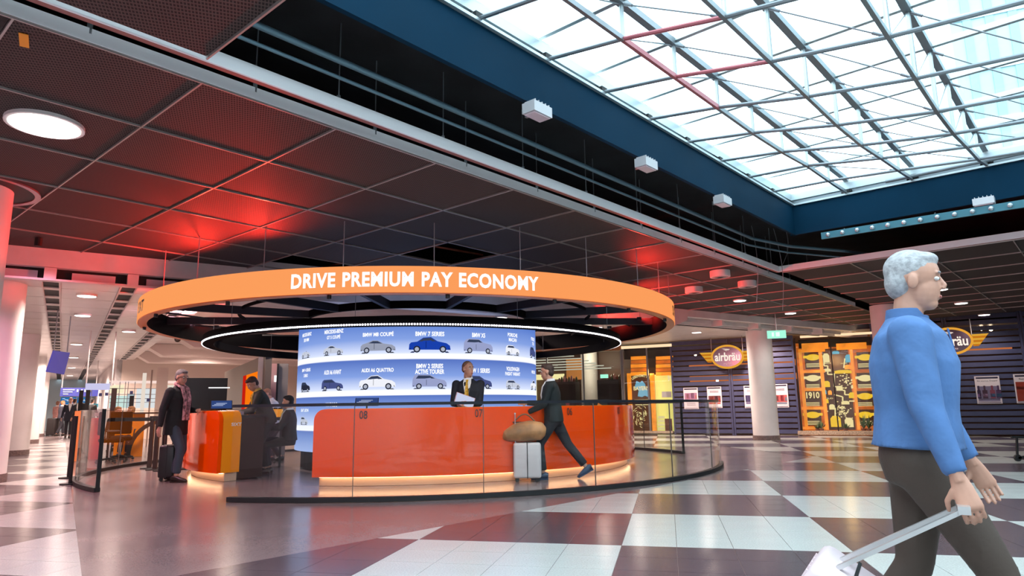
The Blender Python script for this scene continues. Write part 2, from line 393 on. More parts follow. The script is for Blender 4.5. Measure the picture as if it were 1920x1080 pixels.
b = MB(); b.box(K(21.5, BP+.9, 3.45), (15.2, .05, .3), DV); b.build('dark_slot', M_black, bh3)
for k in range(9):
    b = MB(); b.box(K(14.6+k*1.6, BP+.34, 3.36), (1.25, .05, .1), DV); b.build('slot_panel', M_white, bh3)
    b = MB(); b.box(K(13.85+k*1.6, BP+.3, 3.36), (.1, .4, .2), DV); b.build('hanger', M_white, bh3)
# downstand beams over the office side
for k, (c0, d0) in enumerate(((18.5, 2.9), (22.5, 2.5), (26.5, 2.1), (30, 2.0))):
    b = MB(); z = 3.42; b.prism([K(d0, c0, z), K(d0+.7, c0, z-.42), K(14+k*-1, c0, z-.42), K(14+k*-1, c0, z)], CV*.8)
    b.build('trim_%d' % (k+4), mat('beam_cream', (.72, .62, .57), .6), kind='structure')
# --- mesh ceiling: panels clipped to the bulkhead, hung on pale rails
PZ = 1.22
skip = {(4, 2), (3, 4), (3, 5), (4, 4)}
fields = []
for i in range(-5, 18):
    for j in range(0, 22): fields.append((2.09+PZ*i, 5.06+PZ*j, 1, (i, j)))
for i in range(0, 9):
    for j in range(1, 14): fields.append((13.25+PZ*i, 4.67-PZ*j, 2, None))
for i in range(-8, 0): fields.append((1.95+PZ*i, 4.67-PZ, 3, None))
pn = 0; mstuff = MB(); mrail = MB(); share = {}
cands = []
for a0, b0, fld, key in fields:
    g = .012; pl = [S(a0+g, b0+g, ZC), S(a0+PZ-g, b0+g, ZC), S(a0+PZ-g, b0+PZ-g, ZC), S(a0+g, b0+PZ-g, ZC)]
    c = sum(pl, Vector())/4
    if c.dot(DV) < -3.2 or c.dot(DV) > 29: continue
    n0 = len(pl); pl2 = clip(pl, CV, BP)
    if len(pl2) < 3: continue
    cands.append((not in_view(c, 80), c.length, pl2, c, fld, key, a0, b0, all(p.dot(CV) <= BP for p in pl)))
cands.sort(key=lambda t: t[:2])
hole_c = Vector((-5.75, 7.3, 0))
for far, d, pl, c, fld, key, a0, b0, full in cands:
    if key in skip: continue
    mm = M_mesh if (d < 9 or (int(a0*7+b0*3) % 3 == 0)) else M_mesh2
    if not far and pn < 260:
        pn += 1; kk = (fld, mm.name)
        if full and kk in share: o = bpy.data.objects.new('mesh_panel', share[kk]); COL.objects.link(o); o.parent = roof; o.location = S(a0, b0, ZC)-roof.location
        else:
            q = MB(); q.prism(pl, (0, 0, .02)); o = q.build('mesh_panel', mm, roof, loc=S(a0, b0, ZC))
            if full: share[kk] = o.data
    else: mstuff.prism(pl, (0, 0, .02))
if mstuff.v: mstuff.build('outlying_mesh_panels', M_mesh2, roof, kind='stuff')
def railseg(p, q):
    pts = [Vector(p), Vector(q)]
    d0 = pts[0].dot(CV)-BP; d1 = pts[1].dot(CV)-BP
    if d0 > 0 and d1 > 0: return
    if d1 > 0: pts[1] = pts[0]+(pts[1]-pts[0])*(-d0/(d1-d0))
    if d0 > 0: pts[0] = pts[1]+(pts[0]-pts[1])*(-d1/(d0-d1))
    if (pts[1]-pts[0]).length < .3: return
    q_ = MB(); q_.bar(pts[0], pts[1], .014, .03); q_.build('ceiling_tbar', M_tbar, roof)
for j in range(0, 18): railseg(S(-5, 5.06+PZ*j, ZC-.003), S(24, 5.06+PZ*j, ZC-.003))
for i in range(-4, 19): railseg(S(2.09+PZ*i, 5.06, ZC-.003), S(2.09+PZ*i, 26, ZC-.003))
for j in range(1, 12): railseg(S(13.25, 4.67-PZ*j, ZC-.003), S(24, 4.67-PZ*j, ZC-.003))
for i in range(0, 9): railseg(S(13.25+PZ*i, 4.67, ZC-.003), S(13.25+PZ*i, -10, ZC-.003))
railseg(S(-8, 4.67-PZ, ZC-.003), S(1.95, 4.67-PZ, ZC-.003))
for i in range(-6, 1): railseg(S(1.95+PZ*i, 4.67, ZC-.003), S(1.95+PZ*i, 4.67-PZ, ZC-.003))
# pale edge channels
def channel(p, q, inw, name_label, z=ZC, ht=.11, fl=.05):
    t = thing('edge_channel', name_label, 'ceiling channel', (Vector(p)+Vector(q))/2)
    d = (Vector(q)-Vector(p)).normalized(); inw = Vector(inw)
    a = MB(); a.bar(Vector(p)+Vector((0, 0, z+ht/2)), Vector(q)+Vector((0, 0, z+ht/2)), .02, ht); a.build('web', M_rail, t)
    a = MB(); a.bar(Vector(p)+inw*(fl/2+.01)+Vector((0, 0, z+.004)), Vector(q)+inw*(fl/2+.01)+Vector((0, 0, z+.004)), fl, .01); a.build('flange', mat('flange_rose', (.30, .10, .09), .5), t)
    return t
channel(S(-3.5, 5.055), S(19.5, 5.055), BV, 'long pale grey channel along the edge of the red-lit mesh ceiling', ZC, .10, .006)
channel(S(-3.5, 4.73), S(13.25, 4.73), BV, 'long pale grey channel hanging beside the blue fascia')
channel(S(13.2, 4.73), S(13.2, -9), AV, 'pale grey channel across the far side of the skylight')
M_rod = mat('thin_rod', (.30, .33, .35), .4, .7)
rod0 = None
for k in range(14):
    for (bb, dz) in ((5.055, .0), (4.745, .6)):
        p = S(1.3+k*1.22+dz, bb, ZC+.1)
        if bb < 5 and p.dot(AV) > 13: continue
        if rod0 is None:
            rod0 = MB().tube(p, p+Vector((0, 0, .75)), .006, 6).box(p+Vector((0, 0, .0)), (.03, .02, .08)).build('hanger_rod', M_rod, loc=p)
            tag(rod0, 'thin steel rod holding up the pale ceiling edge channels', 'hanger rod', 'rods holding the ceiling edge channels')
        else: o = rod0.copy(); COL.objects.link(o); o.location = p
# --- skylight upstand, fascia and curb
for nm, p, q, n in (('trim_8', S(SA0, SB1-.03), S(SA1, SB1-.03), BV), ('trim_9', S(SA1-.03, SB0), S(SA1-.03, SB1), AV), ('trim_10', S(SA0, SB0), S(SA1, SB0), -BV), ('trim_11', S(SA0, SB0), S(SA0, SB1), -AV)):
    b = MB(); b.bar(p-n*.03+Vector((0, 0, 4.185)), q-n*.03+Vector((0, 0, 4.185)), .05, .51); fa = b.build(nm, M_navy, kind='structure')
    b = MB(); b.bar(p-n*.045+Vector((0, 0, 4.455)), q-n*.045+Vector((0, 0, 4.455)), .1, .03); b.build('ledge', M_steel, fa)
    b = MB(); b.bar(p+n*.03+Vector((0, 0, 4.515)), q+n*.03+Vector((0, 0, 4.515)), .05, .09); b.build('gutter', M_steel2, fa)
    b = MB(); b.bar(p+Vector((0, 0, 4.61)), q+Vector((0, 0, 4.61)), .06, .11); b.build('curb', M_steel, fa)
    b = MB(); b.bar(p+n*.03+Vector((0, 0, 4.68)), q+n*.03+Vector((0, 0, 4.68)), .08, .05); b.build('curb_cap', mat('white_steel', (.66, .72, .72), .4), fa)
# --- skylight frame
ZG = 4.75
sky = thing('skylight', 'glazed skylight with a steel space frame of bars, posts and tie rods', 'skylight', S(6, 0, ZG))
NA = [11.85-.985*k for k in range(0, 14)]; NB = [SB1-.0-.965*k for k in range(0, 9)]
def zlow(a, bb):
    kb = (SB1-bb)/.965; ka = (11.85-a)/.985
    fb_ = [.30, .39, .58, .72, .80, .84, .85, .85, .84, .8][min(9, int(round(kb)))]
    fa_ = [.42, .6, .75, .92, 1, 1, 1, 1, 1, 1, 1, 1, 1, 1, 1][min(14, int(round(ka)))]
    return ZG-max(.28, fb_*fa_)
def vis2(p, q): return in_view(Vector(p), 160) or in_view(Vector(q), 160) or in_view((Vector(p)+Vector(q))/2, 160)
for a in NA[1:]:
    for k in range(len(NB)-1):
        p, q = S(a, NB[k], ZG+.02), S(a, NB[k+1], ZG+.02)
        if vis2(p, q): MB().bar(p, q, .05, .06).build('glazing_bar', M_steel, sky)
        p, q = S(a, NB[k], zlow(a, NB[k]) if k else 4.50), S(a, NB[k+1], zlow(a, NB[k+1]))
        if vis2(p, q): MB().tube(p, q, .021, 8).build('lower_chord', M_redpaint if k == 1 and 4 < a < 6.5 else M_steel2, sky, smooth=True)
for k in range(1, len(NB)):
    for i in range(len(NA)-1):
        p, q = S(NA[i], NB[k], ZG-.02), S(NA[i+1], NB[k], ZG-.02)
        if vis2(p, q): MB().bar(p, q, .07, .07).build('purlin', M_steel2, sky)
        p, q = S(NA[i], NB[k], zlow(NA[i], NB[k]) if i else 4.50), S(NA[i+1], NB[k], zlow(NA[i+1], NB[k]))
        if vis2(p, q): MB().bar(p, q, .035, .05).build('lower_chord', M_redpaint if k == 1 and i in (5, 6) else M_steel2, sky)
for k in range(1, len(NB)):
    for i in range(1, len(NA)):
        a, bb = NA[i], NB[k]; p = S(a, bb, ZG-.04); q = S(a, bb, zlow(a, bb))
        if vis2(p, q): MB().tube(p, q, .022, 8).build('post', M_steel, sky, smooth=True)
        if k+1 < len(NB):
            q = S(a, NB[k+1], zlow(a, NB[k+1]))
            if vis2(p, q): MB().tube(p, q, .007, 6).tube(p, p+(q-p)*.12, .014, 6).tube(q-(q-p)*.12, q, .014, 6).build('tie_rod', M_steel2, sky, smooth=True)
        if i+1 < len(NA) and k % 2:
            q = S(NA[i+1], bb, zlow(NA[i+1], bb))
            if vis2(p, q): MB().tube(p, q, .006, 6).build('tie_rod', M_steel2, sky, smooth=True)
for a in NA[1:]:
    p = S(a, SB1-.06, 4.505)
    if in_view(p, 50): MB().box(p, (.1, .1, .07), AV).tube(p-AV*.08, p+AV*.08, .03, 8).build('bracket', M_black, sky)
for bb in NB[1:]:
    p = S(11.79, bb, 4.505)
    if in_view(p, 50): MB().box(p, (.1, .1, .07), AV).tube(p-BV*.08, p+BV*.08, .03, 8).build('bracket', M_black, sky)
pane0 = {}
gl = MB()
for k in range(12):
    for i in range(20):
        a1 = 11.85-.985*i; b1 = SB1-.965*k; a0, b0 = a1-.985+.02, b1-.965+.02; c = S((a0+a1)/2, (b0+b1)/2, ZG+.05)
        if b0 < SB0-.1 or a0 < SA0-.1: continue
        if in_view(c, 100):
            if not pane0: o = MB().box(c, (.955, .935, .01), AV).build('pane', M_sky, sky, loc=c); pane0['m'] = o.data
            else: o = bpy.data.objects.new('pane', pane0['m']); COL.objects.link(o); o.parent = sky; o.location = c-sky.location
        else: gl.box(c, (.955, .935, .01), AV)
gl.build('outlying_panes', M_sky, sky, kind='stuff')
# --- neighbouring building seen through the roof glass
ob = thing('office_tower', 'pale teal office tower with vertical window strips above the skylight', 'building', (46, 40, 0))
dT = Vector((math.cos(R_(-25)), math.sin(R_(-25)), 0)); nT = Vector((-dT.y, dT.x, 0))
b = MB(); b.box(Vector((47, 42, 26)), (30, 8, 52), dT); b.build('wall', mat('teal_cladding', (.42, .66, .70), .5), ob)
for k in range(22):
    b = MB(); b.box(Vector((47, 42, 26))-nT*4.03+dT*(-14+k*1.33), (.5, .1, 50), dT); b.build('window_strip', mat('teal_window', (.30, .50, .55), .2), ob)
for k in range(12):
    b = MB(); b.box(Vector((47, 42, 4+k*4))-nT*4.08, (30, .1, .5), dT); b.build('floor_band', mat('white_cladding', (.75, .85, .86), .5), ob)
b = MB(); b.box(S(9.2, -5.2, 7.2), (3.2, 2.0, 3.4), AV); b.box(S(9.2, -5.2, 9.1), (3.5, 2.3, .25), AV); tag(b.build('roof_plant_box', mat('dark_plant', (.09, .11, .11), .6)), 'dark boxy rooftop plant housing seen through the right of the skylight', 'plant housing')
# --- columns
def column(x, y, r, h, label, grp=None):
    t = thing('column', label, 'column', (x, y, 0), 0, grp)
    MB().tube((x, y, .12), (x, y, h), r, 40).build('shaft', M_col, t, smooth=True)
    MB().tube((x, y, 0), (x, y, .13), r+.015, 40).build('base', mat('brown_granite', (.20, .14, .13), .4, noise=(30, .3)), t, smooth=True)
    return t
column(-6.13, 7.33, .42, 4.4, 'nearest white round column at the left edge, passing through the mesh ceiling')
for k in range(4):
    bx, by = -8.1-4.85*k, 11.2+7.4*k
    column(bx-.46, by-.15, .42, 3.5, ('second white round column from the left edge, its brown base by the striped floor', 'third white column along the left corridor', 'fourth white column along the left corridor', 'farthest white column along the left corridor')[k])
column(7.62, 20.95, .375, 3.6, 'white round column in front of the slatted front beside the green exit sign')
p = onz(1107, 806); p = atd(1107, 760, 30.0); column(p.x, p.y, .37, 3.6, 'white round column behind the counter in front of the glass shop')
p = atd(1672, 700, 20.5); column(p.x, p.y, .36, 3.6, 'white round column behind the man in the blue shirt')
MB_ring = MB()
n = 40; r0, r1 = .62, .68
vs = []
for i in range(n):
    t = 2*math.pi*i/n
    for r, z in ((r0, ZC-.02), (r1, ZC-.02), (r1, ZC+.0), (r0, ZC+.05)): vs.append(Vector((-6.13+r*math.cos(t), 7.33+r*math.sin(t), z)))
MB_ring.add(vs, [(4*i+j, 4*((i+1) % n)+j, 4*((i+1) % n)+(j+1) % 4, 4*i+(j+1) % 4) for i in range(n) for j in range(4)])
tag(MB_ring.build('collar_ring', mat('collar_steel', (.35, .2, .22), .3, .6), smooth=True), 'round steel collar in the ceiling around the nearest column', 'collar')
disc = MB(); disc.tube((-6.13, 7.33, ZC-.006), (-6.13, 7.33, ZC-.002), .64, 40); tag(disc.build('collar_recess', M_black), 'black round recess around the top of the nearest column', 'recess')
#PART3
# ================================================================== RENTAL STATION
M_ringface = glow('orange_lightbox', srgb(252, 158, 92), 1.0)
M_wglow = glow('white_lit', (1, .97, .95), 1.25)
RS, ZB, ZT = 5.17, 2.58, 2.95
ring = thing('sign_ring', 'huge orange lit ring sign reading DRIVE PREMIUM PAY ECONOMY over the counters', 'sign', (CX, CY, ZB))
MB().arc(RS-.01, RS, ZB+.012, ZT, 0, 360, 180).build('light_band', M_ringface, ring, smooth=True)
MB().arc(RS-.16, RS-.012, ZB, ZB+.02, 0, 360, 180).build('bottom_rim', mat('rim_orange', (.62, .17, .05), .4), ring)
MB().arc(RS-.17, RS-.155, ZB, ZT, 0, 360, 180).build('inner_wall', M_deep, ring, smooth=True)
MB().arc(RS-.16, RS-.012, ZT-.015, ZT+.003, 0, 360, 180).build('top_rim', M_black, ring)
def wrap(s, t_mid, arcw, z_mid, h, R, m, name, parent, bold=.012, off=.006, gap=1.):
    b = MB(); put(b, text2d(s, arcw, h, bold, gap=gap), lambda x, y: Q(t_mid+math.degrees(x/R), R+off, z_mid+y))
    if b.v: return b.build(name, m, parent)
put_letters(text2d('DRIVE PREMIUM PAY ECONOMY', 3.44, .205, .036, gap=1.1), lambda x, y: Q(-82.6+math.degrees(x/RS), RS+.006, 2.77+y), 'letter', M_wglow, ring)
M_ink = mat('black_ink', (.01, .01, .015), .5)
for tm in (-143.2, -17.6, 97):
    wrap('SIXT', tm, .52, 2.77, .19, RS, M_ink, 'logo_lettering', ring, .03)
for k in range(14):      # open steelwork inside the ring
    t = k*360/14+7; d = Q(t, 1)-Q(t, 0)
    MB().bar(Q(t, 2.3, 2.86), Q(t, RS-.17, 2.86), .07, .14).build('spoke', mat('dark_blue_steel', (.010, .011, .02), .6), ring)
    MB().bar(Q(t, 4.2, 2.9), Q(t+13, RS-.2, 2.9), .03, .03).build('brace', M_black, ring)
MB().arc(2.25, 2.33, 2.8, 2.93, 0, 360, 60).build('inner_hoop', M_deep, ring)
MB().arc(3.5, 3.54, 2.88, 2.93, 0, 360, 90).build('middle_hoop', M_deep, ring)
for k in range(26):
    t = k*360/26+3; p = Q(t, RS-.08 if k % 2 else RS-.15, 0)
    if p.dot(CV) > BP-.1: continue
    if k == 0: rw = MB().tube((p.x, p.y, ZT), (p.x, p.y, ZC), .007, 6).build('suspension_rod', mat('rod_grey', (.42, .36, .38), .4, .4), loc=(p.x, p.y, ZT)); tag(rw, 'thin grey rod suspending the orange ring sign from the mesh ceiling', 'rod', 'rods suspending the ring sign')
    else: o = rw.copy(); COL.objects.link(o); o.location = (p.x, p.y, ZT)
# red lamps added on top of the ring to give the mesh ceiling its glow
for k, (t, pw) in enumerate(((-150, 3), (-128, 13), (-112, 9), (-25, 8), (5, 10), (25, 7), (170, 2))):
    p = Q(t, RS-.5, ZT+.0)
    u = thing('fill_uplight', 'small added red uplight on top of the orange ring, %s' % ('by its left end', 'above the left counter', 'left of the lettering', 'by its right end', 'behind its right end', 'at its right rear', 'at its left rear')[k], 'fill_uplight', p-Vector((0, 0, .08)))
    MB().tube(p-Vector((0, 0, .08)), p-Vector((0, 0, .02)), .05, 12).build('housing', M_black, u)
    l = bpy.data.lights.new('red_fill', 'SPOT'); l.energy = pw*24; l.color = (1, .035, .02); l.spot_size = R_(172); l.spot_blend = .9; l.shadow_soft_size = .05
    o = bpy.data.objects.new('red_fill', l); COL.objects.link(o); o.parent = u; o.location = (0, 0, .12); o.rotation_euler = ((Q(t, 1)-Q(t, 0))+Vector((0, 0, .55))).to_track_quat('-Z', 'Y').to_euler()
# small spotlights added under the ring to brighten the counters and floor
for k, t in enumerate((-158, -136, -114, -96, -78, -60, -42, -24, 40, 90)):
    p = Q(t, RS-.09, ZB-.05); u = thing('ring_fill_spot', 'tiny added black spotlight under the rim of the orange ring', 'spotlight', p, 0, 'added spotlights under the ring sign')
    MB().tube(p, p+Vector((0, 0, .05)), .03, 12).build('housing', M_black, u)
    l = bpy.data.lights.new('lamp', 'SPOT'); l.energy = 50; l.color = (1, .86, .76); l.spot_size = R_(100); l.spot_blend = .7; l.shadow_soft_size = .04
    o = bpy.data.objects.new('lamp', l); COL.objects.link(o); o.parent = u; o.location = (0, 0, -.01); o.rotation_euler = (Q(t, 4.1, .4)-p).to_track_quat('-Z', 'Y').to_euler()
u = thing('bulkhead_fill', 'small added rose-tinted fill lamp on the left top edge of the orange ring', 'lamp', Q(176, RS-.25, ZT+.01))  # pink fill added to brighten the bulkhead, tucked out of sight behind the ring
MB().box(Q(176, RS-.25, ZT+.05), (.12, .3, .08), Q(176, 1)-Q(176, 0)).build('housing', M_black, u)
l = bpy.data.lights.new('lamp', 'AREA'); l.energy = 60; l.color = (1, .52, .62); l.size = .3
o = bpy.data.objects.new('lamp', l); COL.objects.link(o); o.parent = u; o.location = CV*.02+DV*-.12+Vector((0, 0, .1)); o.rotation_euler = (CV-DV*.5+Vector((0, 0, .05))).to_track_quat('-Z', 'Y').to_euler()
# LED ring
RL, ZL = 4.12, 2.28
led = thing('led_ring', 'black ring with a row of white light dots around the video drum', 'light ring', (CX, CY, ZL))
MB().arc(RL-.2, RL-.01, ZL, ZL+.14, 0, 360, 160).build('band', M_deep, led, smooth=True)
dots = MB()
for k in range(640):
    t = k*360/640; c = Q(t, RL-.004, ZL+.014); d = Q(t, 1)-Q(t, 0)
    dots.box(c, (.016, .022, .022), d)
dots.build('led_dots', glow('led_white', (1, .95, 1), 7.0), led, kind='stuff')
for k in range(10):
    t = k*36+12; MB().tube(Q(t, RL-.1, ZL+.14), Q(t, RL-.1, 2.86), .004, 5).build('wire', M_rod, led)
# video drum
RD = 2.4
drum = thing('video_drum', 'tall cylindrical video screen showing rows of cars with their names', 'video screen', (CX, CY, 0))
m = glow('screen_gradient', (.3, .45, .85)); nt = m.node_tree; e = nt.nodes['Emission']
tc = nt.nodes.new('ShaderNodeNewGeometry'); sx = nt.nodes.new('ShaderNodeSeparateXYZ'); mr = nt.nodes.new('ShaderNodeMapRange')
mr.inputs['From Min'].default_value = .02; mr.inputs['From Max'].default_value = 2.63
r = nt.nodes.new('ShaderNodeValToRGB'); els = r.color_ramp.elements
def zf(z): return (z-.02)/2.61
stops = [(.33, (160, 180, 228)), (.60, (118, 144, 205)), (.69, (96, 122, 190)), (.70, (246, 248, 255)), (.78, (244, 246, 255)), (.80, (205, 216, 246)), (1.05, (132, 160, 222)), (1.285, (86, 114, 188)), (1.295, (246, 248, 255)), (1.375, (244, 246, 255)), (1.40, (212, 222, 248)), (1.62, (128, 156, 220)), (1.895, (84, 112, 188)), (1.91, (246, 248, 255)), (1.99, (244, 246, 255)), (2.01, (212, 222, 248)), (2.25, (128, 156, 220)), (2.55, (88, 122, 200))]
while len(els) < len(stops): els.new(.5)
for q, (z, c) in zip(els, stops): q.position = zf(z)
for q, (z, c) in zip(els, stops): q.color = (*srgb(*c), 1)
nt.links.new(tc.outputs['Position'], sx.inputs[0]); nt.links.new(sx.outputs['Z'], mr.inputs[0]); nt.links.new(mr.outputs[0], r.inputs[0]); nt.links.new(r.outputs[0], e.inputs[0]); e.inputs[1].default_value = 1.1
scr = MB().arc(RD-.03, RD, .33, 2.62, 0, 360, 120).build('screen', m, drum, smooth=True)
MB().arc(RD-.3, RD-.12, 0, .33, 0, 360, 60).build('plinth', M_black, drum)
MB().arc(RD-.3, RD-.002, 2.62, 2.66, 0, 360, 90).build('top_edge', M_black, drum)
E_white = glow('print_white', (1, 1, 1), 1.15)
for s, t, z, wd, h in (('MERCEDES-BENZ', -143, 2.45, .46, .065), ('300 MM', -143, 2.35, .26, .065), ('MERCEDES-BENZ', -121.5, 2.435, .47, .07), ('GT S COUPÉ', -121.5, 2.34, .33, .075), ('BMW M8 COUPÉ', -99.6, 2.345, .56, .085), ('BMW 7 SERIES', -78, 2.335, .50, .08), ('BMW X5', -56.5, 2.335, .27, .08), ('PORSCHE', -36.5, 2.39, .30, .07), ('MACAN', -36.5, 2.30, .24, .07), ('PORSCHE', -14, 2.39, .3, .07), ('718', -14, 2.30, .14, .07),
                     ('BMW 4 SERIES', -142, 1.79, .40, .06), ('CABRIO', -142, 1.69, .2, .06), ('AUDI A6 AVANT', -121.5, 1.715, .42, .08), ('AUDI A6 QUATTRO', -99.6, 1.717, .58, .08), ('BMW 2 SERIES', -78, 1.78, .46, .08), ('ACTIVE TOURER', -78, 1.685, .50, .08), ('BMW 1 SERIES', -56.5, 1.71, .46, .08), ('VOLKSWAGEN', -36.5, 1.76, .40, .075), ('PASSAT VARIANT', -36.5, 1.67, .46, .065), ('MERCEDES', -14, 1.74, .3, .06),
                     ('VW T-ROC', -121.5, 1.15, .28, .075), ('SEAT LEON', -142, 1.06, .36, .055)):
    wrap(s, t, wd, z, h, RD, E_white, 'caption', drum, .03, .004)
CARS = {'sedan': ([(0, .08), (.01, .2), (.05, .245), (.2, .265), (.34, .36), (.52, .375), (.68, .275), (.9, .23), (.985, .17), (1, .08)], [(.23, .268), (.345, .345), (.52, .355), (.65, .272)]),
        'coupe': ([(0, .08), (.01, .2), (.06, .25), (.2, .29), (.36, .35), (.5, .345), (.66, .26), (.9, .22), (.985, .16), (1, .07)], [(.24, .275), (.37, .33), (.5, .325), (.63, .26)]),
        'roadster': ([(0, .09), (.01, .22), (.08, .26), (.3, .27), (.33, .33), (.37, .28), (.55, .27), (.6, .34), (.62, .27), (.9, .23), (.99, .16), (1, .08)], [(.56, .27), (.6, .33), (.62, .27)]),
        'suv': ([(0, .1), (.01, .3), (.06, .39), (.16, .43), (.5, .43), (.66, .325), (.93, .28), (.99, .2), (1, .1)], [(.1, .325), (.17, .405), (.5, .405), (.62, .325)]),
        'wagon': ([(0, .08), (.01, .25), (.05, .33), (.12, .37), (.5, .375), (.67, .27), (.92, .225), (.985, .16), (1, .08)], [(.1, .27), (.15, .345), (.5, .35), (.63, .27)]),
        'hatch': ([(0, .1), (.01, .28), (.06, .39), (.15, .42), (.52, .41), (.7, .3), (.93, .25), (.99, .18), (1, .09)], [(.1, .3), (.17, .39), (.5, .385), (.65, .3)])}
def pcar(t, z, L, kind, body, flip=False):
    g = lambda c: glow('print_%d_%d_%d' % c, srgb(*c), 1.05)
    ol, wn = CARS[kind]; R = RD; D_ = lambda o: (lambda x, y: Q(t+math.degrees((x-.5)*L/R), R+o, z+y*L*1.0))
    dk = tuple(int(c*.45) for c in body)
    b = MB(); f = D_(.006); n = len(ol); k = len(b.v)
    pts = [f(x, y) for x, y in ol]; low = [f(x, .07) for x, y in ol]
    b.add(pts+low, [(i, i+1, n+i+1, n+i) for i in range(n-1)]); b.build('car_picture', g(body), drum)
    b = MB(); f = D_(.009); c_ = [f(x, y) for x, y in wn]; b.add(c_, [tuple(range(len(wn)))]); b.build('car_glass_print', g((52, 62, 88)), drum)
    b = MB(); f = D_(.0075); b.add([f(.02, .07), f(.98, .07), f(.96, .105), f(.03, .105)], [(0, 1, 2, 3)]); b.add([f(.03, .0), f(.97, .0), f(.93, .03), f(.07, .03)], [(0, 1, 2, 3)])
    for (xa, xb) in ((.40, .412), ): b.add([f(xa, .11), f(xb, .11), f(xb, .27), f(xa, .27)], [(0, 1, 2, 3)])
    b.build('car_sill_print', g(dk), drum)
    for x in (.19, .81):
        b = MB(); f = D_(.010); c_ = [f(x+.082*math.cos(a*math.pi/8), .082+.082*math.sin(a*math.pi/8)) for a in range(16)]; b.add(c_, [tuple(range(16))]); b.build('wheel_print', g((30, 34, 50)), drum)
        b = MB(); f = D_(.012); c_ = [f(x+.052*math.cos(a*math.pi/5), .082+.052*math.sin(a*math.pi/5)) for a in range(10)]; b.add(c_, [tuple(range(10))]); b.build('rim_print', g((170, 176, 192)), drum)
Z1, Z2, Z3 = 2.01, 1.39, .80
silver, lilac, white, blue, navy, grey = (196, 202, 218), (150, 158, 198), (236, 238, 246), (24, 62, 168), (70, 80, 132), (150, 156, 176)
for t, z, L, kd, cl in ((-143, Z1, .42, 'roadster', silver), (-121.5, Z1, .49, 'coupe', silver), (-99.6, Z1, .64, 'coupe', grey), (-78, Z1, .72, 'sedan', blue), (-56.5, Z1, .60, 'suv', lilac), (-36.5, Z1, .43, 'suv', white), (-14, Z1, .5, 'suv', navy), (10, Z1, .6, 'sedan', silver),
                       (-142, Z2, .42, 'hatch', (40, 44, 62)), (-121.5, Z2, .53, 'wagon', navy), (-99.6, Z2, .66, 'sedan', white), (-78, Z2, .59, 'hatch', lilac), (-56.5, Z2, .55, 'hatch', navy), (-36.5, Z2, .44, 'wagon', silver), (-14, Z2, .5, 'sedan', white), (10, Z2, .6, 'coupe', grey),
                       (-142, Z3, .34, 'hatch', silver), (-121.5, Z3, .5, 'suv', silver)):
    pcar(t, z, L, kd, cl)
# --- counters
def roundcorner_arc(R0, R1, z0, z1, t0, t1, rc0, rc1, n=40):
    """curved panel whose two top corners are rounded; radii rc in metres"""
    b = MB(); R = R1; L = R_(abs(t1-t0))*R; vs = []; cols = []
    xs = [L*i/n for i in range(n+1)]+[rc0*(1-math.cos(a*math.pi/12)) for a in range(1, 6)]+[L-rc1*(1-math.cos(a*math.pi/12)) for a in range(1, 6)]
    xs = sorted(set(round(x, 4) for x in xs))
    for x in xs:
        zt = z1
        if x < rc0: zt = z1-rc0+math.sqrt(max(0, rc0**2-(rc0-x)**2))
        if x > L-rc1: zt = z1-rc1+math.sqrt(max(0, rc1**2-(rc1-(L-x))**2))
        t = t0+(t1-t0)*x/L; vs += [Q(t, R0, z0), Q(t, R1, z0), Q(t, R1, zt), Q(t, R0, zt)]
    m = len(xs); fs = [(4*i+j, 4*i+4+j, 4*i+4+(j+1) % 4, 4*i+(j+1) % 4) for i in range(m-1) for j in range(4)]+[(0, 1, 2, 3), (4*m-1, 4*m-2, 4*m-3, 4*m-4)]
    b.add(vs, fs); return b
M_plinth = mat('warm_plinth', (.60, .42, .30), .35)
M_strip = glow('warm_strip', (1, .62, .34), 9)
def counter(label, t0, t1, rc0, rc1, nums, grp=None, inner=3.5):
    tm = (t0+t1)/2; c = thing('service_counter', label, 'counter', Q(tm, 4.0), 0, grp)
    roundcorner_arc(4.24, 4.30, .13, 1.07, t0, t1, rc0, rc1).build('front_panel', M_red, c, smooth=True)
    roundcorner_arc(3.93, 4.235, .13, 1.075, t0, t1, rc0, rc1).build('shell', M_orange, c, smooth=True)
    MB().arc(inner, 3.925, .02, .96, t0+.6, t1-.6, 30).build('cabinet', mat('dark_walnut', (.035, .02, .016), .3), c)
    MB().arc(inner-.05, 3.92, .965, 1.0, t0+.4, t1-.4, 30).build('worktop', mat('worktop_black', (.02, .02, .022), .25), c)
    MB().arc(3.95, 4.15, 0, .125, t0+.5, t1-.5, 50).build('plinth', M_plinth, c, smooth=True)
    MB().arc(4.16, 4.20, .118, .128, t0+.8, t1-.8, 50).build('light_strip', M_strip, c)
    for s, t in nums:
        wrap(s, t, .115, .985, .115, 4.305, M_ink, 'number', c, .004, .004)
    return c
counter('long curved red-orange counter numbered 08, 07, 06 and 05', -102.4, -8, .16, .16, (('08', -92.6), ('07', -70.7), ('06', -49.4), ('05', -29.6)))
cl_ = counter('short curved orange counter with a lit base, behind the man with the black suitcase', -168, -127.2, .3, .16, (('09', -146),))
b = MB(); vf = text2d('SIXT', .17, .05, .02); tE = -127.2
rd = Q(tE, 1)-Q(tE, 0); nE = Vector((-rd.y, rd.x, 0)); put(b, vf, lambda x, y: Q(tE, 4.02, .86)-rd*x+nE*.008+Vector((0, 0, y))); b.build('lettering', M_whitecloth, cl_)
counter('curved orange counter at the back of the ring, behind the video drum', 30, 120, .16, .16, ())
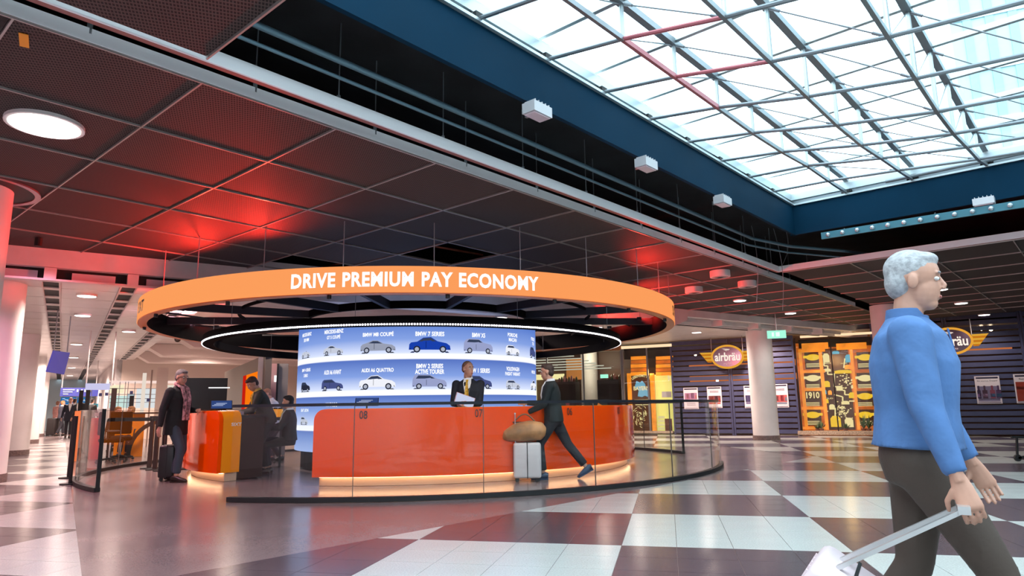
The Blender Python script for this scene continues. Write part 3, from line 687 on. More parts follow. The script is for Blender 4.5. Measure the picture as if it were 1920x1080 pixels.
# --- glass balustrades
def balustrade(label, t0, t1, step, cap, ends=()):
    g = thing('glass_balustrade', label, 'glass railing', Q((t0+t1)/2, 5.83))
    MB().arc(5.80, 5.88, 0, .055, t0, t1, int(abs(t1-t0)/2)+2).build('base_shoe', M_black, g, smooth=True)
    MB().arc(5.812, 5.862, 1.105, 1.14 if cap else 1.11, t0, t1, int(abs(t1-t0)/2)+2).build('top_rail', mat('rail_dark', (.02, .022, .03), .3, .3), g, smooth=True)
    n = max(1, int(round(abs(t1-t0)/step)))
    for k in range(n):
        a = t0+(t1-t0)*k/n+.05; e_ = t0+(t1-t0)*(k+1)/n-.05
        MB().arc(5.832, 5.844, .056, 1.104, a, e_, 8).build('pane', M_glass, g, smooth=True)
        if k: MB().box(Q(a-.05, 5.838, .58), (.016, .007, 1.04), Q(a, 1)-Q(a, 0)).build('joint', mat('joint_seal', (.12, .10, .09), .4), g)
    for t in ends: MB().box(Q(t, 5.838, .56), (.05, .02, 1.12), Q(t, 1)-Q(t, 0)).build('end_post', M_black, g)
    return g
balustrade('long curved glass balustrade with a black rail in front of the red counter', -104.8, -14, 15.2, True)
balustrade('curved glass balustrade with a black end post at the left, by the striped floor', -130.4, -252, 15.2, False, (-130.4,))
balustrade('curved glass balustrade with a black end post at the rear right of the ring', 13.5, 92, 15.2, True, (13.5,))
# --- devices on the counters
def tablet(label, p, yaw, tilt=35, w_=.34, h_=.22, scr_=None):
    p = Vector(p); t = thing('tablet_stand', label, 'tablet', p)
    X = Vector((math.cos(yaw), math.sin(yaw), 0)); Yv = Vector((-X.y, X.x, 0)); up = Yv*math.cos(R_(tilt))*1+Vector((0, 0, math.sin(R_(tilt)))); nn = X.cross(up)
    MB().box(p+Vector((0, 0, .008)), (.14, .1, .016), X).tube(p, p+Vector((0, 0, .14)), .012, 8).build('stand', M_black, t)
    MB().box(p+Vector((0, 0, .17)), (w_, h_, .012), X, up, nn).build('casing', M_black, t)
    MB().box(p+Vector((0, 0, .17))+nn*.008, (w_-.02, h_-.02, .003), X, up, nn).build('display', scr_ or glow('dark_display', (.03, .06, .2), 1), t)
    b = MB(); 
    for k in range(3): b.box(p+Vector((0, 0, .17))+nn*.011+up*(.03-k*.03)-X*.03*k, (w_*.5, .012, .001), X, up, nn)
    b.build('display_text', glow('display_text', (.6, .7, 1), .8), t)
tablet('dark tilted tablet on a stand on the long counter above number 08', Q(-93.5, 3.9, 1.0), R_(10), 30)
tablet('blue-lit tilted tablet on the short counter at the left', Q(-142, 3.85, 1.0), R_(25), 40)
MB_ = MB().box(Q(-131, 3.9, 1.03), (.22, .14, .05)); tag(MB_.build('card_terminal', mat('pink_device', (.5, .3, .32), .4)), 'small pinkish card terminal on the short counter beside the tablet', 'terminal')
t = thing('display_box', 'small dark red box with a screen on the counter right of number 06', 'box', Q(-45, 3.8, 1.0)); MB().box(Q(-45, 3.8, 1.075), (.32, .12, .15)).build('casing', mat('dark_red_box', (.16, .01, .012), .3), t); MB().box(Q(-45, 3.8, 1.075)+Vector((0, -.062, 0)), (.2, .006, .09)).build('screen', M_black, t)
t = thing('pyramid_display', 'small black display with an orange triangle at the right end of the long counter', 'display', Q(-24, 3.75, 1.0)); MB().box(Q(-24, 3.75, 1.09), (.42, .05, .18)).build('casing', M_black, t)
MB().prism([Q(-24, 3.75, 1.02)+Vector((.0, -.03, 0)), Q(-24, 3.75, 1.02)+Vector((.2, -.03, 0)), Q(-24, 3.75, 1.12)+Vector((.04, -.03, 0))], (0, -.01, 0)).build('triangle_print', mat('orange_print', (.9, .25, .02), .4), t)
#PART4
# ================================================================== SHOP FRONT, right
def txt_on_wall(s, t, z, wd, h, m, name, parent, off, bold=.015, shear=0):
    b = MB(); put(b, text2d(s, wd, h, bold), lambda x, y: WP(t+x+shear*y, z+y, off))
    if b.v: return b.build(name, m, parent)
def slat_front(label, xl, xr, h=3.38):
    t0 = wall_t(xl, 760)[0]; t1 = wall_t(xr, 760)[0]; g = thing('slat_screen', label, 'slatted shutter', WP((t0+t1)/2, 0))
    for tt in (t0+.03, t1-.03): MB().box(WP(tt, h/2, .0), (.06, .06, h), WU).build('stile', M_slat, g)
    n = int(round(h/.19)); s0 = None
    for k in range(n):
        c = WP((t0+t1)/2, .03+(k+.5)*h/n, 0)
        if s0 is None: s0 = MB().box(c, (t1-t0-.13, .03, h/n-.052), WU).build('slat', M_slat, g, loc=c)
        else: o = bpy.data.objects.new('slat', s0.data); COL.objects.link(o); o.parent = g; o.location = c-g.location
    return t0, t1
slat_front('blue-grey slatted shutter under the left oval sign, with two posters', 1262, 1373)
slat_front('blue-grey slatted shutter behind the round column', 1374, 1497)
slat_front('blue-grey slatted shutter mostly behind the man in the blue shirt', 1646, 1788, 3.9)
slat_front('blue-grey slatted shutter at the right edge with the bottle poster', 1789, 1935, 3.9)
slat_front('blue-grey slatted shutter beyond the right edge of the view', 1936, 2120, 3.9)
# warm lamps and dim back bar behind the slats
for x0, x1, z in ((1275, 1490, 2.55), (1660, 1925, 2.7), (1275, 1490, 2.05)):
    t0, t1 = wall_t(x0, 700)[0], wall_t(x1, 700)[0]
    b = MB().bar(WP(t0, z, -1.6), WP(t1, z, -1.6), .05, .22); tag(b.build('bar_lamp', glow('amber_lamp', (1, .28, .08), .5)), 'amber lit bar lamp glowing behind the slats, %s' % ({2.55: 'upper one on the left', 2.7: 'on the right', 2.05: 'lower one on the left'}[z]), 'lamp')
for k, (x, y) in enumerate(((1304, 665), (1345, 714), (1418, 714), (1520, 0), (1733, 628), (1840, 617), (1858, 618), (1700, 700), (1880, 660))):
    if y == 0: continue
    tt, zz = wall_t(x, y, -.9); o = MB().ell(WP(tt, zz, -.9), (.05, .05, .05), 8, 6); ob_ = o.build('bulb', glow('bulb_warm', (1, .75, .5), 12)); tag(ob_, 'small bright bulb shining between the dark slats', 'bulb', 'bulbs behind the slats')
# oval signs
def oval_sign(label, xc, yc, hw_px, hh, off, rods=True):
    t, z = wall_t(xc, yc, off); tl = wall_t(xc-hw_px, yc, off)[0]; a = abs(t-tl); g = thing('oval_sign', label, 'sign', WP(t, z-hh, off))
    n = 40; b = MB(); b.prism([WP(t+a*math.cos(2*math.pi*i/n), z+hh*math.sin(2*math.pi*i/n), off) for i in range(n)], WN*.06); b.build('rim', glow('amber_rim', srgb(240, 170, 60), .9), g)
    b = MB(); b.prism([WP(t+(a-.07)*math.cos(2*math.pi*i/n), z+(hh-.07)*math.sin(2*math.pi*i/n), off+.06) for i in range(n)], WN*.015); b.build('face', mat('mauve_face', (.20, .13, .19), .15), g)
    for s in (-1, 1):
        for k in range(6):
            L = .40-k*.045; b = MB(); zz = z+.15-k*.06
            b.prism([WP(t+s*(a-.02), zz+.026, off+.02), WP(t+s*(a+L), zz+.03, off+.02), WP(t+s*(a+L-.06), zz-.028, off+.02), WP(t+s*(a-.02), zz-.03, off+.02)], WN*.03)
            b.build('wing_feather', glow('amber_wing', srgb(238, 176, 60), .85) if k % 2 == 0 else glow('amber_wing_dark', srgb(214, 128, 30), .8), g)
    put_letters(text2d('airbräu', a*1.52, hh*.72, .022), lambda x, y: WP(t+x, z+y, off+.08), 'letter', glow('cream_lit', srgb(255, 240, 225), 1.05), g)
    txt_on_wall('empfiehlt', t+.02, z-hh*.58, a*.55, .07, glow('pinkish_lit', srgb(245, 205, 205), .9), 'small_lettering', g, off+.08, .0, .3)
    for dz, L in ((0, .30), (.035, .26), (.07, .2)):
        b = MB(); b.prism([WP(t-.2+dz, z+hh*.72-dz*.6, off+.078), WP(t+L-.2, z+hh*.62-dz*.6, off+.078), WP(t+L-.2, z+hh*.57-dz*.6, off+.078)], WN*.006); b.build('plane_emblem', glow('cream_lit', (1, 1, 1), 1), g)
    for s in (-1, 1): MB().tube(WP(t+s*a*.95, z+.1, off+.03), WP(t+s*a*.95, 3.5, off+.03), .012, 6).build('hanging_rod', M_tbar, g)
oval_sign('oval winged airbräu sign left of the round column', 1364, 669, 30.5, .42, .45)
oval_sign('oval winged airbräu sign right of the man in the blue shirt', 1781, 640, 43, .42, .9)
# posters
def poster(label, x0, x1, y0, y1, kind):
    t0, zt = wall_t(x0, y0, .05); t1, _ = wall_t(x1, y0, .05); zb = wall_t((x0+x1)/2, y1, .05)[1]; zt = wall_t((x0+x1)/2, y0, .05)[1]
    tm = (t0+t1)/2; W_ = abs(t1-t0); H_ = zt-zb; g = thing('poster', label, 'poster', WP(tm, zb, .05))
    MB().box(WP(tm, (zt+zb)/2, .05), (W_, .012, H_), WU).build('sheet', mat('poster_pink_white', (.80, .72, .76), .5), g)
    def rect(cx, cz, w_, h_, c, nm): MB().box(WP(tm+(cx-.5)*W_, zb+cz*H_, .06+(.004 if 'bottle' in nm or 'glass' in nm else 0)), (w_*W_, .004, h_*H_), WU).build(nm, mat('ink_%d_%d_%d' % c, srgb(*c), .5), g)
    rect(.5, .935, .88, .055, (50, 40, 66), 'header_band'); rect(.5, .04, .9, .02, (90, 60, 90), 'footer_line')
    if kind == 'bottles':
        rect(.5, .38, .86, .5, (120, 110, 140), 'picture'); rect(.5, .13, .86, .1, (150, 140, 170), 'picture_table')
        for cx, c1, c2 in ((.12, (52, 34, 66), (150, 110, 170)), (.36, (70, 40, 60), (190, 150, 190)), (.66, (130, 60, 80), (60, 130, 180)), (.9, (80, 50, 90), (60, 120, 160))):
            rect(cx, .34, .2 if cx != .12 else .14, .3, c1, 'bottle_print'); rect(cx, .3, .19 if cx != .12 else .13, .12, c2, 'bottle_label_print'); rect(cx, .55, .08, .2, c1, 'bottle_neck_print')
        txt_on_wall('Ein starkes Doppel', tm, zb+.82*H_, W_*.8, .05, M_ink, 'lettering', g, .062, .0)
    elif kind == 'beer':
        rect(.5, .4, .9, .66, (150, 46, 22), 'picture'); rect(.5, .52, .9, .1, (96, 30, 26), 'picture_shadow'); rect(.62, .32, .34, .44, (232, 140, 60), 'glass_print'); rect(.62, .56, .34, .08, (245, 225, 200), 'glass_foam_print')
        txt_on_wall('Spezial', tm, zb+.83*H_, W_*.6, .05, M_ink, 'lettering', g, .062, .0)
    else:
        cs = {'a': [(170, 120, 150), (206, 130, 110), (120, 80, 120)], 'b': [(120, 60, 60), (200, 70, 50), (90, 50, 70)], 'c': [(60, 50, 90), (96, 84, 130), (40, 36, 60)], 'd': [(190, 90, 90), (120, 130, 150), (150, 50, 60)]}[kind]
        z0 = {'a': .6, 'b': .42, 'c': .42, 'd': .38}[kind]
        rect(.5, z0, .84, .30, cs[0], 'picture'); rect(.3, z0, .22, .22, cs[1], 'figure_print'); rect(.62, z0+.02, .2, .26, cs[2], 'figure_print'); rect(.85, z0-.03, .12, .16, cs[1], 'figure_print'); rect(.5, z0-.2, .8, .06, cs[1], 'caption_band')
        for k in range(3): rect(.5, .80-k*.035 if kind != 'a' else .28-k*.05, .6, .012, (110, 100, 120), 'text_line')
poster('white poster with a sunset strip, leftmost of the posters on the shutters', 1281, 1308, 727, 767, 'a')
poster('white poster with red food picture, second from the left on the shutters', 1325, 1352, 725, 765, 'b')
poster('white poster half hidden behind the round column, with a dark stack picture', 1394, 1422, 723, 765, 'c')
poster('pink poster just right of the round column', 1446, 1476, 720, 764, 'd')
poster('white framed poster of two beer bottles on the right shutter', 1826, 1873, 705, 757, 'bottles')
poster('poster with an orange beer picture at the right edge', 1899, 1948, 701, 756, 'beer')
poster('blue-white poster hidden behind the man in the blue shirt', 1738, 1762, 708, 757, 'c')
# lit shop window 1 (map of Bavaria) and window 2 (brewing illustration)
M_amber = mat('amber_panel', (.45, .10, .01), .3, emis=(1, .24, .015), es=.35, noise=(2.5, .5))
M_amber2 = mat('amber_panel_bright', (.7, .22, .02), .3, emis=(1, .33, .02), es=.62, noise=(3, .45))
M_brown = mat('brown_board', (.07, .03, .015), .4, emis=(.4, .13, .03), es=.08)
M_cream = glow('cream_print', srgb(250, 226, 160), .95)
M_yel = glow('yellow_print', srgb(250, 200, 50), .95)
M_lime = mat('lime_wall', (.75, .72, .18), .5, emis=(.85, .80, .22), es=.65)
def wrect(x0, x1, y0, y1, off, th=.03):
    xm = (x0+x1)/2; ym = (y0+y1)/2; t0 = wall_t(x0, ym, off)[0]; t1 = wall_t(x1, ym, off)[0]; z1 = wall_t(xm, y0, off)[1]; z0 = wall_t(xm, y1, off)[1]
    return MB().box(WP((t0+t1)/2, (z0+z1)/2, off), (abs(t1-t0), th, z1-z0), WU)
w1 = thing('shop_window', 'amber-lit shop window with a blue map of Bavaria, left of the slatted shutters', 'shop window', WP(wall_t(1218, 760)[0], 0))
wrect(1170, 1262, 652, 672, -.5).build('soffit', M_black, w1)
wrect(1160, 1262, 808, 812, .02, .3).build('sill', mat('pebble_sill', (.5, .38, .28), .9, noise=(40, .4)), w1)
for x0, x1 in ((1183, 1212), (1230, 1262)):
    for k in range(5): wrect(x0, x1, 668+k*7.4, 668+k*7.4+6.4, -.45, .05).build('amber_board', M_amber2 if k % 2 == 0 else M_amber, w1)
wrect(1185, 1218, 706, 808, -.4).build('brown_panel', M_brown, w1)
wrect(1178, 1185, 700, 808, -.3, .06).build('amber_post', M_amber2, w1); wrect(1221, 1229, 700, 808, -.3, .06).build('amber_post', M_amber2, w1)
wrect(1230, 1262, 702, 810, -.8).build('lime_panel', M_lime, w1)
for k in range(4): wrect(1234, 1246, 780+k*7, 785+k*7, -.7).build('stacked_box', M_cream, w1)
wrect(1247, 1260, 785, 808, -.7).build('dark_crate', mat('crate_red', (.15, .04, .03), .6), w1)
wrect(1241, 1259, 734, 745, -.7, .02).build('notice', M_whitecloth, w1)
tt, zz = wall_t(1257, 709, -.6); txt_on_wall('M', tt, zz, .2, .22, M_cream, 'lettering', w1, -.6)
tt, zz = wall_t(1203, 729, -.35)
bay = [(-.35, .5), (-.1, .38), (.05, .5), (.25, .3), (.3, .05), (.5, -.15), (.42, -.5), (.2, -.42), (0, -.5), (-.3, -.45), (-.22, -.1), (-.5, .1), (-.42, .3)]
MB().prism([WP(tt+x*.55, zz+y*.62, -.37) for x, y in bay], WN*.02).build('map_shape', glow('map_blue', srgb(130, 190, 215), .8), w1)
txt_on_wall('BAYERN', tt, zz+.02, .62, .15, M_cream, 'lettering', w1, -.33, .03)
vf = text2d('LEBENSMITTEL', 1.0, .1, .02); b = MB(); put(b, vf, lambda x, y: WP(tt+(.62+y)*math.sin(x*1.25), zz-.12+(.62+y)*math.cos(x*1.25), -.33)); b.build('arched_lettering', M_cream, w1)
for k in range(4): MB().box(WP(tt, zz-.42-k*.06, -.34), (.62-.08*(k % 2), .01, .03), WU).build('text_line', M_cream, w1)
random.seed(9); b = MB()
tt2, zz2 = wall_t(1203, 780, -.36)
for k in range(46):
    a = random.uniform(0, 6.28); r_ = random.uniform(.05, .42); p0_ = (r_*math.cos(a)*.75, r_*math.sin(a)); a2 = a+1.3
    b.bar(WP(tt2+p0_[0], zz2+p0_[1], -.36), WP(tt2+p0_[0]+.1*math.cos(a2), zz2+p0_[1]+.1*math.sin(a2), -.36), .01, .018)
b.build('line_drawing', M_cream, w1)
for x in (1170, 1216, 1262): wrect(x-1.5, x+1.5, 652, 810, 0, .05).build('mullion', M_steel2, w1)
for x0, x1 in ((1171, 1215), (1217, 1261)): wrect(x0, x1, 656, 808, 0, .012).build('pane', M_glass, w1)
wrect(1165, 1259, 647, 652, .06, .08).build('lit_head', glow('warm_head', (1, .7, .42), 1.1), w1)
pointlight('shop_lamp', WP(wall_t(1216, 700)[0], 2.3, -.2), 12, (1, .6, .25), .15, w1)
w2 = thing('shop_window', 'amber-lit shop window with a brewing illustration and the year 1910', 'shop window', WP(wall_t(1570, 760)[0], 0))
t2 = lambda x, y, off=-.5: wall_t(x, y, off)
wrect(1497, 1650, 634, 650, -.55).build('soffit', M_black, w2)
wrect(1497, 1650, 640, 814, -.75).build('back_board', M_amber, w2)
for x0, x1 in ((1503, 1553), (1568, 1625)): wrect(x0, x1, 643, 655, -.5, .06).build('amber_head', M_amber2, w2)
wrect(1548, 1597, 653, 806, -.62).build('brown_panel', M_brown, w2)
for x in (1503, 1541, 1600): wrect(x, x+6, 655, 806, -.5, .06).build('amber_post', M_amber2, w2)
for k, y in enumerate((655, 694, 728, 763, 800)): wrect(1503, 1547, y, y+5, -.5, .06).build('amber_shelf', M_amber2, w2)
for k, (y0, y1) in enumerate(((660, 692), (699, 726), (733, 761), (768, 798))):
    wrect(1509, 1540, y0, y1, -.55).build('brown_board', M_brown, w2); wrect(1607, 1640, y0, y1, -.55).build('brown_board', M_brown, w2)
    for x in (1524, 1622):
        if k == 2 and x == 1524: a_, z_ = t2(x, 741); txt_on_wall('1910', a_, z_, .42, .22, M_cream, 'lettering', w2, -.5, .03)
        else:
            a_, z_ = t2(x, y0+10); mm = M_yel if k != 1 else M_cream
            MB().prism([WP(a_+.22*math.cos(i*math.pi/8), z_+.11*math.sin(i*math.pi/8), -.51) for i in range(16)], WN*.01).box(WP(a_, z_+.02, -.505), (.62, .01, .09), WU).build('emblem', mm, w2)
        a_, z_ = t2(x, y0+22)
        for q in range(3): MB().box(WP(a_, z_-q*.05, -.5), (.42, .01, .022), WU).build('text_line', M_cream, w2)
# brewing picture: vessels joined by pipes
def vessel(x, y, w_, h_, m, nm='vessel_print'):
    w_ *= .72; h_ *= .74; a_, z_ = t2(x, y, -.56); MB().prism([WP(a_-w_/2, z_-h_/2, -.58), WP(a_+w_/2, z_-h_/2, -.58), WP(a_+w_/2, z_+h_*.25, -.58), WP(a_+w_*.25, z_+h_/2, -.58), WP(a_-w_*.25, z_+h_/2, -.58), WP(a_-w_/2, z_+h_*.25, -.58)], WN*.02).build(nm, m, w2)
M_blu = glow('blue_print', srgb(120, 190, 210), .8)
for x, y, w_, h_, m in ((1549, 671, .28, .42, M_cream), (1591, 672, .28, .36, M_blu), (1567, 661, .3, .14, M_blu), (1581, 697, .75, .16, M_yel), (1590, 688, .3, .2, M_amber2), (1550, 720, .28, .28, M_yel), (1574, 728, .28, .22, M_cream), (1598, 741, .3, .26, M_yel), (1585, 755, .34, .16, M_cream), (1550, 752, .16, .2, M_yel), (1560, 763, .24, .24, M_cream), (1567, 790, .44, .5, M_yel), (1592, 792, .36, .42, M_cream), (1556, 736, .16, .2, M_amber2), (1547, 735, .12, .2, M_blu), (1551, 694, .32, .14, M_cream), (1600, 725, .2, .16, M_cream)):
    vessel(x, y, w_, h_, m)
b = MB()
for pth in (((1545, 675), (1545, 686), (1552, 686), (1552, 702), (1562, 702)), ((1584, 672), (1582, 690)), ((1564, 700), (1564, 725), (1570, 725)), ((1580, 732), (1584, 732), (1584, 740), (1592, 740)), ((1564, 740), (1580, 744), (1580, 752)), ((1603, 745), (1603, 752), (1592, 752)), ((1566, 765), (1566, 780))):
    pts = [WP(*t2(x, y, -.55)[:1], t2(x, y, -.55)[1], -.55) for x, y in pth]
    for p, q in zip(pts[:-1], pts[1:]): b.bar(p, q, .02, .04)
b.build('pipe_drawing', M_cream, w2)
random.seed(3); b = MB()
for x, y, n_ in ((1588, 712, 40), (1580, 770, 50)):
    a_, z_ = t2(x, y, -.55)
    for k in range(n_): b.box(WP(a_+random.gauss(0, .13), z_+random.gauss(0, .13), -.55), (.045, .01, .03), WU)
b.build('hop_drawing', M_cream, w2, kind='stuff')
for s_, x, y in (('MAISCHE', 1552, 681), ('LÄUTERN', 1582, 681), ('SUD', 1556, 747)):
    a_, z_ = t2(x, y, -.55); txt_on_wall(s_, a_, z_, .2, .05, M_cream, 'lettering', w2, -.54, .01)
wrect(1497, 1650, 808, 815, .0, .5).build('pebble_bed', mat('pebble_sill', (1, 1, 1)), w2)
for x in (1497, 1564.5, 1650): wrect(x-1.2, x+1.2, 634, 814, 0, .05).build('mullion', mat('dark_mullion', (.03, .015, .012), .3, .4), w2)
for x0, x1 in ((1498, 1563.5), (1565.5, 1649)): wrect(x0, x1, 638, 812, 0, .012).build('pane', M_glass, w2)
wrect(1500, 1552, 628.5, 632.5, .06, .1).build('lit_head', glow('warm_head', (1, .7, .42), 1.1), w2); wrect(1560, 1640, 624, 628, .06, .1).build('lit_head', glow('warm_head', (1, .7, .42), 1.1), w2)
pointlight('shop_lamp', WP(wall_t(1570, 700)[0], 2.5, -.25), 16, (1, .6, .22), .2, w2)
# plants in window 2
M_leaf = mat('leaf', (.10, .16, .04), .6)
for k, (x, y, h_) in enumerate(((1540, 800, .3), (1533, 803, .16), (1585, 800, .2), (1618, 790, .5), (1628, 792, .45))):
    a_, z_ = t2(x, y, -.25); pt = thing('potted_plant', ('small spiky plant in the amber window behind the year sign', 'low green plant on the pebbles, left in the amber window', 'small green plant below the beer mug picture', 'leafy plant at the right of the amber window', 'rightmost leafy plant in the amber window')[k], 'plant', WP(a_, .12, -.25))
    MB().tube(WP(a_, .12, -.25), WP(a_, .22, -.25), .06, 10, .08).build('pot', mat('terracotta', (.25, .07, .03), .7), pt)
    b = MB()
    for q in range(16):
        an = random.uniform(0, 6.28); r_ = random.uniform(.06, .2); z1_ = .22+h_*random.uniform(.3, 1)
        p = WP(a_, .2, -.25); e_ = p+Vector((math.cos(an)*r_, math.sin(an)*r_, z1_-.2)); sd = Vector((-math.sin(an), math.cos(an), 0))*.035
        mdp = (p+e_)/2; b.add([p, mdp+sd, e_, mdp-sd, mdp+Vector((0, 0, .01))], [(0, 1, 4), (1, 2, 4), (2, 3, 4), (3, 0, 4)])
    b.build('foliage', M_leaf, pt)
# glass shop behind the counter, between the video drum and window 1
gs = thing('glass_storefront', 'glass storefront with dark frames behind the right part of the counter', 'storefront', WP(-6, 0))
tS, tE_ = -16.2, wall_t(1168, 760)[0]; n = 9
for k in range(n+1):
    tt = tS+(tE_-tS)*k/n; MB().box(WP(tt, 1.6, 0), (.05, .06, 3.2), WU).build('mullion', M_steel2, gs)
    if k < n: MB().box(WP(tt+(tE_-tS)/n/2, 1.6, 0), ((tE_-tS)/n-.06, .012, 3.16), WU).build('pane', M_glass, gs)
MB().box(WP((tS+tE_)/2, 3.28, 0), (tE_-tS, .1, .2), WU).build('head', mat('amber_brown', (.3, .12, .04), .4), gs)
MB().box(WP(3, 3.44, -1.62), (46, 3.1, .06), WU).build('ceiling_shop', mat('shop_ceiling', (.4, .38, .33), .4), kind='structure')
for x0, x1, c in ((990, 1058, (1, .88, .42)), (985, 1006, (1, .85, .4))):
    wrect(x0, x1, 702, 712 if x0 > 985 else 752, -2.9, .04).build('lit_panel', glow('yellow_strip', c, .95), gs)
for k in range(7): 
    o = wrect(985+k*4, 1062+k*14, 664+k*4.6, 666+k*4.6, -2.8+k*.1, .04); o.build('ceiling_line', glow('dim_line', (.9, .88, .7), .55), gs)
for x0, x1, y0 in ((1046, 1084, 716), (1125, 1165, 712)):
    o = wrect(x0, x1, y0, 800, -1.3, .5); sh = o.build('shelf_unit', mat('black_shelf', (.012, .013, .016), .3))
    tag(sh, 'black shelf unit in the glass shop, %s of the white column' % ('left' if x0 < 1100 else 'right'), 'shelf')
    b0_ = None
    for q in range(8):
        a_, z_ = wall_t(x0+3+q*(x1-x0-6)/7, y0, -1.15); hh_ = .16+.05*(q*7 % 3); p = WP(a_, z_, -1.15)
        bt = thing('bottle', 'dark bottle standing on top of the black shelf unit in the glass shop', 'bottle', p, 0, 'bottles on the black shelf units')
        mm = mat('bottle_%d' % (q % 3), ((.12, .03, .03), (.02, .05, .03), (.25, .1, .12))[q % 3], .2)
        MB().tube(p, p+Vector((0, 0, hh_*.65)), .045, 8).tube(p+Vector((0, 0, hh_*.65)), p+Vector((0, 0, hh_)), .045, 8, .015).build('glass_body', mm, bt)
wrect(1062, 1090, 672, 712, -2.6).build('amber_back', mat('dim_amber', (.35, .13, .03), .4, emis=(.9, .35, .08), es=.25), gs)
p = wrect(1126, 1140, 702, 709, -.7, .06).build('shop_exit_sign', glow('exit_teal', srgb(170, 255, 225), 1.0)); tag(p, 'small lit green exit sign inside the glass shop beside the white column', 'exit sign')
pointlight('shop_lamp', WP(-4, 2.9, -1.6), 60, (1, .9, .65), .3, gs); pointlight('shop_lamp', WP(-10, 2.9, -1.6), 60, (1, .9, .65), .3, gs)
# exit sign by the column
p = atd(1456, 627, 20.6); ex = thing('exit_sign', 'green lit exit sign on a rod beside the round column', 'exit sign', p)
X = Vector((.95, -.3, 0)).normalized(); MB().box(p, (.50, .07, .22), X).build('casing', glow('exit_teal', srgb(170, 255, 225), 1.0), ex)
for dx, sx_ in ((-.1, .06), (.03, .1)): MB().box(p+X*dx+Vector((X.y, -X.x, 0))*.038, (sx_, .004, .12), X).build('pictogram', glow('exit_pale', srgb(235, 255, 250), 1.05), ex)
MB().tube(p+Vector((0, 0, .11)), Vector((p.x, p.y, 3.58)), .012, 6).build('rod', M_rod, ex)
# ================================================================== ceiling lamps
def downlight(label, x, y, r, power, z=ZC, col=(1, .9, .82), grp=None, D=None):
    p = onz(x, y, z); t = thing('ceiling_light', label, 'ceiling light', Vector((p.x, p.y, z-.02)), 0, grp)
    MB().tube((p.x, p.y, z-.03), (p.x, p.y, z+.01), r*1.12, 28).build('trim_ring', M_white, t, smooth=True)
    MB().tube((p.x, p.y, z-.036), (p.x, p.y, z-.03), r, 28).build('diffuser', glow('lamp_face', (1, .92, .85), 6), t)
    if power:
        l = bpy.data.lights.new('lamp', 'SPOT'); l.energy = power; l.color = col; l.spot_size = R_(150); l.spot_blend = .6; l.shadow_soft_size = r
        o = bpy.data.objects.new('lamp', l); COL.objects.link(o); o.parent = t; o.location = (0, 0, -.06)
    return t
downlight('large round ceiling light at the upper left of the mesh ceiling', 85, 231, .27, 160, ZC-.0)
for nm, x, y in (('round ceiling light above the red-lit panels, left of the exit sign', 1387, 562), ('round ceiling light directly above the green exit sign', 1482, 586), ('round ceiling light near the forehead of the man in the blue shirt', 1763, 541), ('round ceiling light right of the man, nearest the right oval sign', 1802, 567), ('faint round ceiling light above the right oval sign', 1845, 589), ('round ceiling light seen behind the crown of the man in the blue shirt', 1692, 503)):
    downlight(nm, x, y, .14, 140)
for k, (nm, x, y) in enumerate((('white drum-shaped ceiling fixture nearest the skylight corner', 1350, 514), ('white drum-shaped ceiling fixture, rightmost of three', 1401, 533), ('white drum-shaped ceiling fixture, leftmost and lowest of three', 1301, 544))):
    p = onz(x, y, ZC-.06); t = thing('drum_fixture', nm, 'ceiling fixture', Vector((p.x, p.y, ZC-.12)))
    MB().tube((p.x, p.y, ZC-.12), (p.x, p.y, ZC), .19, 28).build('drum', M_white, t, smooth=True)
    MB().tube((p.x, p.y, ZC-.126), (p.x, p.y, ZC-.12), .15, 28).build('grille', mat('grille', (.5, .4, .4), .5), t)
    for q in (.06, .11): 
        MB().tube((p.x, p.y, ZC-.13), (p.x, p.y, ZC-.126), q, 20).build('grille_ring', M_white if q < .1 else M_steel2, t)
M_lampd = 0
k = 0
for (c, d, z, pw) in ((14.5, 0.2, ZW, 60), (17.5, .2, ZW, 0), (20.5, 1.3, ZW, 28), (25, .2, ZW, 90), (31, .2, ZW, 110), (38, .2, ZW, 140), (46, .2, ZW, 160), (15.5, 1.3, ZW, 25), (14.0, 4.5, 3.42, 50), (17, 3.4, 3.42, 28), (20.5, 4.6, 3.42, 35), (25, 3.6, 3.42, 90), (29, 4.6, 3.42, 90), (20.5, 8, 3.42, 60), (25, 8, 3.42, 80), (15, 9.5, 3.42, 60), (15.6, 13.3, 3.42, 50), (15.2, 17.2, 3.42, 60), (16.5, 15.5, 3.42, 40), (14.5, 19.5, 3.42, 60)):
    p = K(d, c, z); t = thing('recessed_light', 'round recessed light in the white ceilings', 'ceiling light', Vector((p.x, p.y, z-.02)), 0, 'recessed lights in the white ceilings')
    MB().tube((p.x, p.y, z-.03), (p.x, p.y, z+.03), .17, 20).build('trim_ring', M_white, t); MB().tube((p.x, p.y, z-.034), (p.x, p.y, z-.03), .15, 20).build('diffuser', glow('lamp_face', (1, 1, 1), 6), t)
    if pw:
        l = bpy.data.lights.new('lamp', 'SPOT'); l.energy = pw*8; l.color = (1, .76, .66); l.spot_size = R_(165); l.spot_blend = .5; l.shadow_soft_size = .15
        o = bpy.data.objects.new('lamp', l); COL.objects.link(o); o.parent = t; o.location = (0, 0, -.08)
